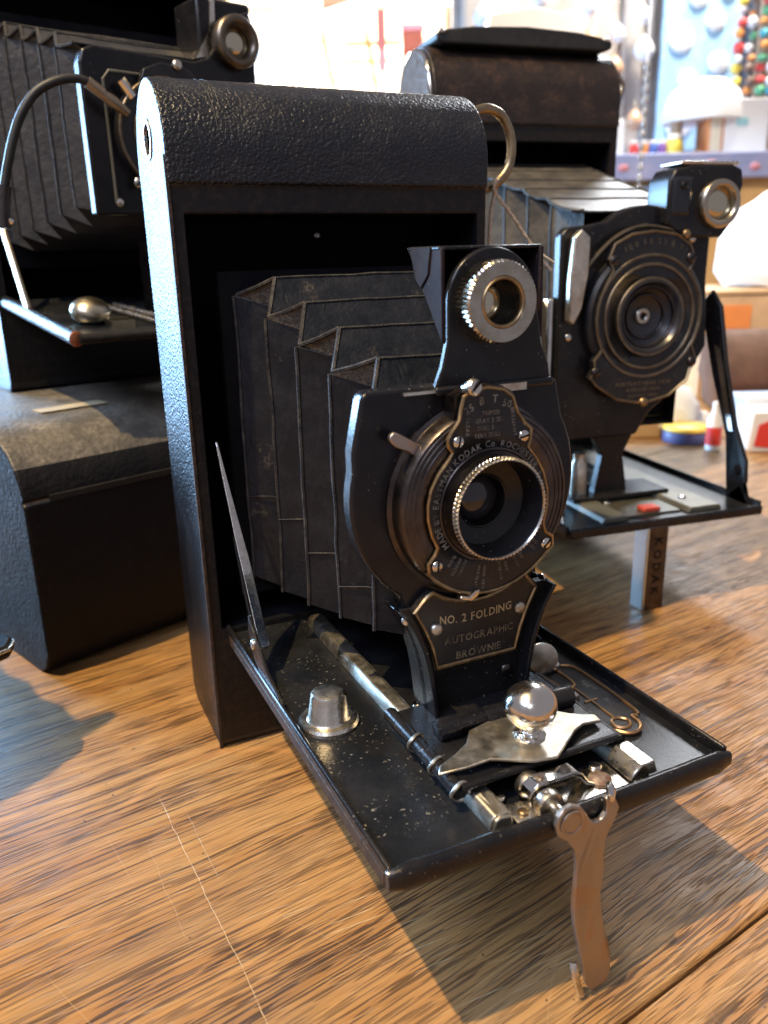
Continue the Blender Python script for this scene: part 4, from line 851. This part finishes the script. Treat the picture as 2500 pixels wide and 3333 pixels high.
# ------------------------------------------------------------------ another folding camera, nearly all of it out of the picture at the left edge
c4_ = thing('folding_camera', 'black folding camera at the left edge, only its bed corner showing', 'camera', (0, 0, 0), 32)
q = R_(32); tipx, tipy = 76, -95
c4_.location = ((-44.5 - (tipx*math.cos(q)-tipy*math.sin(q)))*S, (17.0 - (tipx*math.sin(q)+tipy*math.cos(q)))*S, 0)
make_body(c4_, 80, 150, 33, 126, (3, 77, 34, 120, 27), 17, LEATHER)
bb = MB().prism([(4, 1), (4, -91), (8, -95), (72, -95), (76, -91), (76, 1)], 'z', 32.5, 36.0).build('bed', ENAMEL, c4_, bevel=1.0, seg=3)
MB().tube([(8, -95.3, 35.2), (72, -95.3, 35.2), (75.4, -92, 35.2), (76.2, -60, 35.2)], 0.5, 8).build('bed_edge', NICKEL, bb)
make_bellows(c4_, [(3, 27, 116, 44), (-20, 25, 112, 46), (-42, 23, 108, 48), (-62, 21, 104, 50)], [(-9, 21, 120, 41), (-31, 19, 116, 43), (-52, 17, 112, 45), (-76, 15, 108, 49)], 40, 44)
MB().prism([(14, 58), (14, 104), (20, 110), (60, 110), (66, 104), (66, 58)], 'y', -76, -80).build('lens_board', ENAMEL, c4_, bevel=.6)
MB().prism([(30, 36), (50, 36), (56, 58), (24, 58)], 'y', -76, -80).build('stem', ENAMEL, c4_, bevel=.4)
MB().lathe([(17, 0), (17, 5), (9.5, 5.2), (9.5, 9), (8.6, 9), (4, 3), (0.02, 3)], (40, -80, 82), (0, -1, 0), 40, cap1=False).build('shutter', SHUT, c4_, smooth=30)
MB().box(36, 44, -96.2, -94.6, 0, 33).build('leg', BRONZE, c4_, bevel=.4)

# ------------------------------------------------------------------ the shop behind: u = to the right, w = away, millimetres
YAW = -25.105
def bgp(u, w_, z): return (-38.4 + u*0.90553 + w_*0.42428, -193.46 - u*0.42428 + w_*0.90553, z)
def bgthing(name, label, cat, u, w_, z, group=None, yaw=0): return thing(name, label, cat, bgp(u, w_, z), YAW+yaw, group)
def plain(name, c, rough=.6, var=None, metal=0, vs=20): return pbr(name, c, rough, metal, var=var, vsize=vs)
def emis(name, c, s):
    m, nt, b = newmat(name); b.inputs['Base Color'].default_value = c4(c); b.inputs['Emission Color'].default_value = c4(c); b.inputs['Emission Strength'].default_value = s; return m
WHITE = plain('white_paint', (.80, .79, .76), .5); CREAM = plain('cream_paint', (.74, .66, .50), .6, (.66, .56, .40)); TAN = plain('tan_wood', (.50, .33, .17), .55, (.38, .23, .11))
PALEBLUE = plain('pale_blue_paint', (.30, .50, .66), .5, (.42, .60, .72)); BROWN = plain('brown_cloth', (.11, .062, .045), .8, (.17, .10, .07))
ORANGE = plain('orange_paint', (.66, .22, .055), .5, (.58, .20, .06)); RED = plain('red_paint', (.70, .05, .04), .45); YELLOW = plain('yellow_paint', (.78, .58, .08), .45)
SKYGLOW = emis('sunlit_pane', (1.0, .90, .70), 1.5); SKYBLUE = emis('daylight_pane', (.80, .90, 1.0), 1.5)

o = MB().box(-1500, 1500, 0, 40, -700, 2000).build('back_wall', plain('warm_wall', (.52, .41, .30), .8, (.44, .34, .25), vs=200)); o.location = [c*S for c in bgp(0, 2900, 0)]; o.rotation_euler = (0, 0, R_(YAW)); o['kind'] = 'structure'

win = bgthing('shop_window', 'wide sunlit window with cream bars at the back of the shop', 'window', -120, 2600, 520)
for i in range(5):
    for j in range(4):
        MB().box(-300+i*122, -300+i*122+112, 0, 6, 20+j*84, 20+j*84+74).build('pane', SKYGLOW, win)
for i in range(6): MB().box(-310+i*122, -300+i*122, -12, 14, 10, 356).build('mullion', CREAM, win, bevel=1.5)
for j in range(5): MB().box(-312, 312, -9, 11, 10+j*84, 20+j*84).build('glazing_bar', CREAM, win, bevel=1.5)
# slatted chair back standing before the window
ch = bgthing('ladder_shelf', 'pale wooden slatted rack before the sunlit window', 'rack', -20, 2250, 480)
for k, zz in enumerate((12, 52, 92, 132)): MB().box(-110+14*k, 130, -6, 6, zz, zz+16).build('slat', CREAM, ch, bevel=2)
for xx in (-96, 10, 112): MB().prism([(xx, 0), (xx+14, 0), (xx-16, 170), (xx-30, 170)], 'y', -8, 8).build('upright', TAN, ch, bevel=2)
MB().box(-130, 150, -40, 40, -8, 0).build('rack_foot', TAN, ch)
MB().box(-200, 220, -60, 60, -500, -8).build('rack_base', TAN, ch)
bm_ = bgthing('ceiling_beam', 'brown sloping wooden beam crossing above the window', 'beam', 60, 2150, 640)
MB().prism([(-190, 22), (-60, 55), (330, 20), (330, 130), (-190, 130)], 'y', -30, 30).build('beam', plain('dark_brown_wood', (.20, .12, .085), .6, (.14, .085, .06)), bm_, bevel=3)
MB().prism([(-120, 30), (-40, 50), (20, 36), (0, 70), (-120, 70)], 'y', -34, -31).build('blue_edge', plain('slate_blue', (.12, .17, .30), .6), bm_)
rt = bgthing('ribbon_tag', 'rose and pink ribbon hanging before the bright window', 'ribbon', 4, 1900, 492)
MB().box(-9, 9, -2, 2, 40, 115).build('ribbon', plain('rose_ribbon', (.62, .20, .20), .6), rt); MB().box(-7, 9, -2, 2, 0, 39.5).build('tail', plain('pink_ribbon', (.66, .36, .42), .6), rt)
rt = bgthing('gift_box', 'dull red box with pink lid on the rack by the window', 'box', 70, 1950, 520)
MB().box(-22, 22, -20, 20, 0, 52).build('box_body', plain('dull_red', (.36, .10, .07), .6), rt, bevel=2); MB().box(-24, 24, -22, 22, 52.5, 66).build('lid', plain('pink_card', (.70, .30, .38), .6), rt, bevel=1.5)
MB().box(-26, 26, -24, 24, -540, -0.2).build('plinth', CREAM, rt)

# display board with hanging ornaments
db = bgthing('display_board', 'pale grey board hung with white ornaments behind the right camera', 'display', 380, 1520, 250)
MB().box(-260, 250, 0, 14, 0, 620).build('panel', plain('pale_grey_board', (.50, .47, .44), .7, (.36, .30, .26), vs=60), db)
for xx in (-245, -120, 20, 62): MB().box(xx, xx+9, -10, -0.3, 0, 620).build('upright', plain('grey_post', (.30, .29, .30), .5), db, bevel=1)
pb = bgthing('shape_board', 'light blue panel with white cut shapes beside the bead strings', 'panel', 525, 1485, 282)
MB().box(-66, 62, 0, 10, 0, 580).build('panel', PALEBLUE, pb)
for i, (x, z, r) in enumerate(((-30, 40, 22), (20, 70, 20), (-20, 105, 16), (28, 130, 17), (-35, 165, 20), (18, 190, 15), (-12, 225, 16), (35, 235, 14))):
    MB().lathe([(r, 0), (r, 3), (r*.8, 5), (.02, 6)], (x, -0.3, z), (0, -1, 0), 14, cap1=False).build('white_disc', WHITE, pb, smooth=40)
MB().box(66, 76, -30, 30, 0, 580).build('dark_edge', plain('dark_post', (.06, .05, .06), .5), pb)
GLASSW = plain('milky_glass', (.82, .81, .80), .15)
k = 0
for ci, u in enumerate((172, 214, 258, 300, 340, 384, 428)):
    for rj in range(4):
        if (ci*3+rj*5) % 7 == 2: continue
        z = 318 + rj*52 + (ci % 3)*13; r = 11+((ci*7+rj*3) % 5)*2.0
        og = bgthing('hanging_ornament', '%s glass ornament on the display board, %s column from the left, %s row up' % (['white', 'milky white', 'amber', 'pale'][(ci+rj) % 4], ['first', 'second', 'third', 'fourth', 'fifth', 'sixth', 'seventh'][ci], ['lowest', 'second', 'third', 'top'][rj]), 'ornament', u+((rj*13) % 9)-4, 1492, z, 'ornaments on the display board')
        m = MB().lathe([(.4, r*2.1), (r*.25, r*1.9), (r*.75, r*1.35), (r, r*.7), (r*.75, r*.15), (r*.2, -r*.2), (.05, -r*.3)], (0, 0, 0), (0, 0, 1), 14, cap0=False, cap1=False)
        m.build('bulb', [GLASSW, GLASSW, plain('amber_glass', (.52, .30, .17), .2), GLASSW][(ci+rj) % 4], og, smooth=60)
        MB().tube([(0, 0, r*2.05), (0, 6, r*2.05+14), (0, 20, r*2.05+16)], .8, 6).build('hook', NICKEL, og)
BE = [plain('bead_red', (.66, .06, .05), .3), plain('bead_yellow', (.78, .56, .07), .3), plain('bead_green', (.10, .34, .16), .3), plain('bead_white', (.76, .74, .70), .3), plain('bead_brown', (.16, .09, .06), .4), plain('bead_teal', (.05, .30, .36), .3), plain('bead_orange', (.75, .28, .06), .3)]
for s_i in range(5):
    bs = bgthing('bead_string', 'coloured bead string at the right edge, %s from the blue panel' % ['first', 'second', 'third', 'fourth', 'fifth'][s_i], 'beads', 556+s_i*16, 1410-s_i*4, 330, 'bead strings at the right edge')
    MB().tube([(0, 0, 0), (0, 0, 300)], .8, 6).build('cord', TWINE, bs)
    for j in range(15):
        MB().ball((random.uniform(-3, 3), random.uniform(-4, 4), 9+j*16+random.uniform(-3, 3)), random.uniform(5, 8.6), 12, 8, sq=(1, 1, random.uniform(.7, 1.2))).build('bead', BE[(s_i*3+j*j+j*2) % 7], bs, smooth=80)

# counter with small goods
ct = bgthing('back_counter', 'blue grey counter with a wooden front behind the right camera', 'counter', 440, 1215, -420)
MB().box(-150, 260, -15, 330, 636, 670).build('counter_top', plain('blue_grey_top', (.20, .225, .36), .45, (.27, .27, .38), vs=30), ct, bevel=2)
MB().box(-140, 255, 0, 310, 0, 636).build('counter_front', plain('honey_wood', (.50, .30, .11), .5, (.40, .22, .08), vs=40), ct)
MB().box(-150, -20, -12, -0.3, 540, 628).build('blue_panel', plain('slate_panel', (.10, .16, .24), .5), ct)
for i, (x, z) in enumerate(((-110, 652), (10, 655), (70, 650), (120, 654))): MB().ball((x, -15.5, z), 5, 10, 6, sq=(1.5, .3, 1)).build('red_mark', plain('faded_red', (.45, .18, .20), .5), ct)
def goods(name, label, cat, u, w_, parts):
    g = bgthing(name, label, cat, u, w_, 250.2)
    for nm, mbx, mt in parts: mbx.build(nm, mt, g, bevel=1.0, smooth=50)
    return g
goods('white_carton', 'small white carton on the counter behind the right camera handle', 'carton', 315, 1222, [('carton', MB().box(-20, 20, 0, 30, 0, 44), WHITE), ('flap', MB().box(-19, 19, 2, 28, 44.2, 46), WHITE)])
goods('orange_book', 'upright orange book on the counter near the right edge', 'book', 461, 1222, [('cover', MB().box(-11, 11, 0, 34, 0, 46), ORANGE), ('pages', MB().box(-8, 8, -.5, 33, 2, 47), CREAM)])
goods('yellow_jar', 'yellow jar on the counter left of the orange book', 'jar', 408, 1222, [('jar', MB().lathe([(10, 0), (12, 4), (12, 16), (9, 20)], (0, 12, 0), (0, 0, 1), 18), YELLOW), ('lid', MB().lathe([(9.6, 20), (9.6, 25), (8, 26)], (0, 12, 0), (0, 0, 1), 18), WHITE)])
for i, (u, mt, nm) in enumerate(((352, BE[0], 'red'), (366, BE[6], 'orange'), (378, plain('jar_blue', (.08, .14, .42), .3), 'blue'), (391, plain('jar_purple', (.24, .10, .34), .3), 'purple'))):
    goods('small_jar', 'little %s jar in the row of jars on the counter' % nm, 'jar', u, 1224, [('jar', MB().lathe([(5, 0), (6.2, 2), (6.2, 12), (4.6, 15)], (0, 8, 0), (0, 0, 1), 14), mt), ('lid', MB().lathe([(5, 15), (5, 18), (4, 18.6)], (0, 8, 0), (0, 0, 1), 14), WHITE)])
goods('white_box', 'tall white box on the counter at the right edge', 'box', 492, 1222, [('box_body', MB().box(-20, 40, 0, 40, 0, 68), WHITE), ('label', MB().box(-4, 12, -.6, -.1, 34, 44), plain('teal_label', (.30, .55, .55), .6))])
goods('white_lamp', 'white mushroom-shaped lamp on the counter behind the orange book', 'lamp', 455, 1262, [('shade', MB().lathe([(56, 44), (55, 60), (46, 82), (28, 97), (.1, 102)], (0, 0, 0), (0, 0, 1), 30, cap1=False), WHITE), ('stem', MB().lathe([(18, 0), (14, 5), (7, 10), (7, 46)], (0, 0, 0), (0, 0, 1), 18), TAN)])
goods('standing_figure', 'pale brown figurine on the counter before the blue panel', 'figurine', 417, 1256, [('robe', MB().lathe([(14, 0), (12, 12), (8, 34), (9, 46), (4, 54)], (0, 0, 0), (0, 0, 1), 16), plain('pale_clay', (.46, .36, .25), .6)), ('head', MB().ball((0, 0, 61), 8, 14, 10), plain('dark_clay', (.22, .14, .09), .6))])

# string of glass drops hanging between the cameras and the counter
CRY, nt_, b_ = newmat('clear_crystal'); b_.inputs['Base Color'].default_value = (.95, .96, .98, 1); b_.inputs['Roughness'].default_value = .03; b_.inputs['Transmission Weight'].default_value = .85; b_.inputs['IOR'].default_value = 1.5
cs = bgthing('crystal_string', 'string of clear glass drops hanging left of the blue panel', 'crystals', 206, 700, 158)
MB().tube([(0, 0, 0), (0, 0, 460)], .5, 6).build('cord', WHITE, cs)
for j in range(13): MB().lathe([(.3, 0), (2.3, 2.4), (2.6, 4.2), (1.4, 6.4), (.3, 7)], (0, 0, 3+j*8.0), (0, 0, 1), 10).build('drop', CRY, cs, smooth=30)

# goods on the far part of the table
def tgoods(name, label, cat, u, w_, parts, yaw=0, z=0.1):
    g = bgthing(name, label, cat, u, w_, z, yaw=yaw)
    for nm, mbx, mt in parts: mbx.build(nm, mt, g, bevel=.8, smooth=50)
    return g
def crumple(mb, amp, f, seed=0):
    return mb.move(lambda x, y, z: Vector((x, y, z)) + noise.noise_vector(Vector((x*f+seed, y*f, z*f)))*amp)
tgoods('wooden_crate', 'tan wooden crate under the white bag at the right edge', 'crate', 330, 705, [('crate_side', MB().box(-60, 70, 0, 8, 0, 88), plain('pale_tan_wood', (.52, .34, .19), .6, (.42, .26, .14))), ('crate_side', MB().box(-60, -52, 8.3, 110, 0, 88), TAN), ('crate_side', MB().box(62, 70, 8.3, 110, 0, 88), TAN), ('crate_lid', MB().box(-61, 71, -1, 111, 88.2, 92), TAN), ('orange_label', MB().box(-44, -20, -.8, -.2, 60, 80), ORANGE)])
m = MB().lathe([(44, 0), (52, 12), (50, 40), (38, 64), (20, 78), (10, 84)], (0, 0, 0), (0, 0, 1), 30)
tgoods('white_bag', 'bulging white paper bag on top of the wooden crate', 'bag', 355, 765, [('bag', crumple(m, 5, .05), WHITE), ('bag_top', crumple(MB().lathe([(10, 84.5), (13, 96), (11, 104)], (0, 0, 0), (0, 0, 1), 16), 3, .09), WHITE)], z=92.5)
tgoods('red_orange_pouch', 'small red orange pouch beside the white bag', 'pouch', 398, 720, [('pouch', crumple(MB().ball((0, 0, 16), 16, 18, 12, sq=(1.1, .8, 1)), 2, .1), plain('vermilion', (.70, .18, .07), .6)), ('tie', MB().tube([(0, 0, 30), (2, 0, 38), (7, 0, 42)], 1.2, 6), TWINE)], z=92.5)
tgoods('brown_bundle', 'rolled brown cloth in front of the wooden crate', 'cloth', 315, 655, [('roll', crumple(MB().tube([(-52, 0, 33), (-20, 0, 34), (20, 0, 34), (75, 0, 33)], 31, 20), 4, .06), BROWN), ('band', MB().tube([(8+.3*math.cos(t), 33*math.cos(t), 34+33*math.sin(t)) for t in [i*.35 for i in range(18)]], 2, 6, True), TAN)])
tgoods('orange_cloth', 'folded orange cloth in front of the brown roll', 'cloth', 300, 596, [('fold', crumple(MB().prism([(-44, 0), (70, 0), (70, 40), (30, 30), (-10, 16), (-40, 6)], 'y', -12, 20), 2.0, .08, 3), ORANGE), ('upper_fold', crumple(MB().prism([(-30, 12), (70, 42), (70, 47), (20, 34)], 'y', -13, 19), 1.5, .08, 5), plain('deep_orange', (.50, .13, .03), .7))])
m = crumple(MB().lathe([(21, 0), (27, 8), (26, 20), (18, 29), (8, 33), (.1, 34)], (0, 0, 0), (0, 0, 1), 28, cap1=False), 3.4, .10, 9)
tgoods('white_cloth', 'crumpled white cloth on the table behind the right camera', 'cloth', 200, 585, [('cloth', m, WHITE), ('corner', crumple(MB().ball((24, -4, 8), 9, 16, 10, sq=(1.2, .8, .9)), 2, .12), WHITE)])
tgoods('tan_box', 'low tan cardboard box beside the crumpled white cloth', 'box', 178, 560, [('box_body', MB().box(-12, 14, 0, 20, 0, 15), plain('cardboard', (.56, .38, .20), .8)), ('lid', MB().box(-13, 15, -1, 21, 15.2, 19), plain('card_lid', (.62, .45, .25), .8))])
tgoods('yellow_tin', 'round blue tin with a yellow lid beside the white cloth', 'tin', 205, 548, [('tin', MB().lathe([(15, 0), (15.5, 1), (15.5, 7), (15, 8)], (0, 0, 0), (0, 0, 1), 30), plain('navy_tin', (.07, .09, .22), .4)), ('lid', MB().lathe([(15.8, 8.2), (15.8, 10.4), (14.5, 11.4), (.1, 11.6)], (0, 0, 0), (0, 0, 1), 30, cap1=False), YELLOW)])
tgoods('red_bottle', 'small bottle with a red label seen through the strut', 'bottle', 213, 520, [('glass', MB().lathe([(4.5, 0), (4.8, 2), (4.8, 20), (2.2, 26), (2.2, 32)], (0, 0, 0), (0, 0, 1), 18), WHITE), ('label', MB().lathe([(4.95, 4), (4.95, 16)], (0, 0, 0), (0, 0, 1), 18, cap0=False, cap1=False), RED)])
tgoods('red_white_packet', 'red and white packet lying at the right edge of the table', 'packet', 250, 512, [('packet', MB().box(-16, 40, 0, 26, 0, 26), WHITE), ('red_print', MB().prism([(-14, 4), (2, 2), (6, 12), (-2, 22), (-12, 18)], 'y', -.7, -.1), RED), ('red_stripe', MB().box(12, 26, -.7, -.1, 3, 23), RED)])
tgoods('blue_packet', 'pale blue packet behind the red and white packet', 'packet', 275, 545, [('packet', MB().box(-34, 30, 0, 24, 0, 30), plain('pale_blue_card', (.42, .52, .70), .6)), ('flap', MB().box(-33, 29, -1.4, -.2, 20, 30), WHITE)])
# white card box standing behind the right camera, its top edge in the light
wc = bgthing('white_display_box', 'bright white box rising behind the top of the right camera', 'box', 105, 640, 0.1)
MB().box(-34, 44, 0, 60, 0, 268).build('box_body', WHITE, wc, bevel=1.5)
MB().prism([(-30, 268.3), (42, 268.3), (30, 284), (4, 290), (-28, 286)], 'y', 4, 56).build('crumpled_top', WHITE, wc, bevel=1.5)
# glass dish and flat tray between crystal string and counter
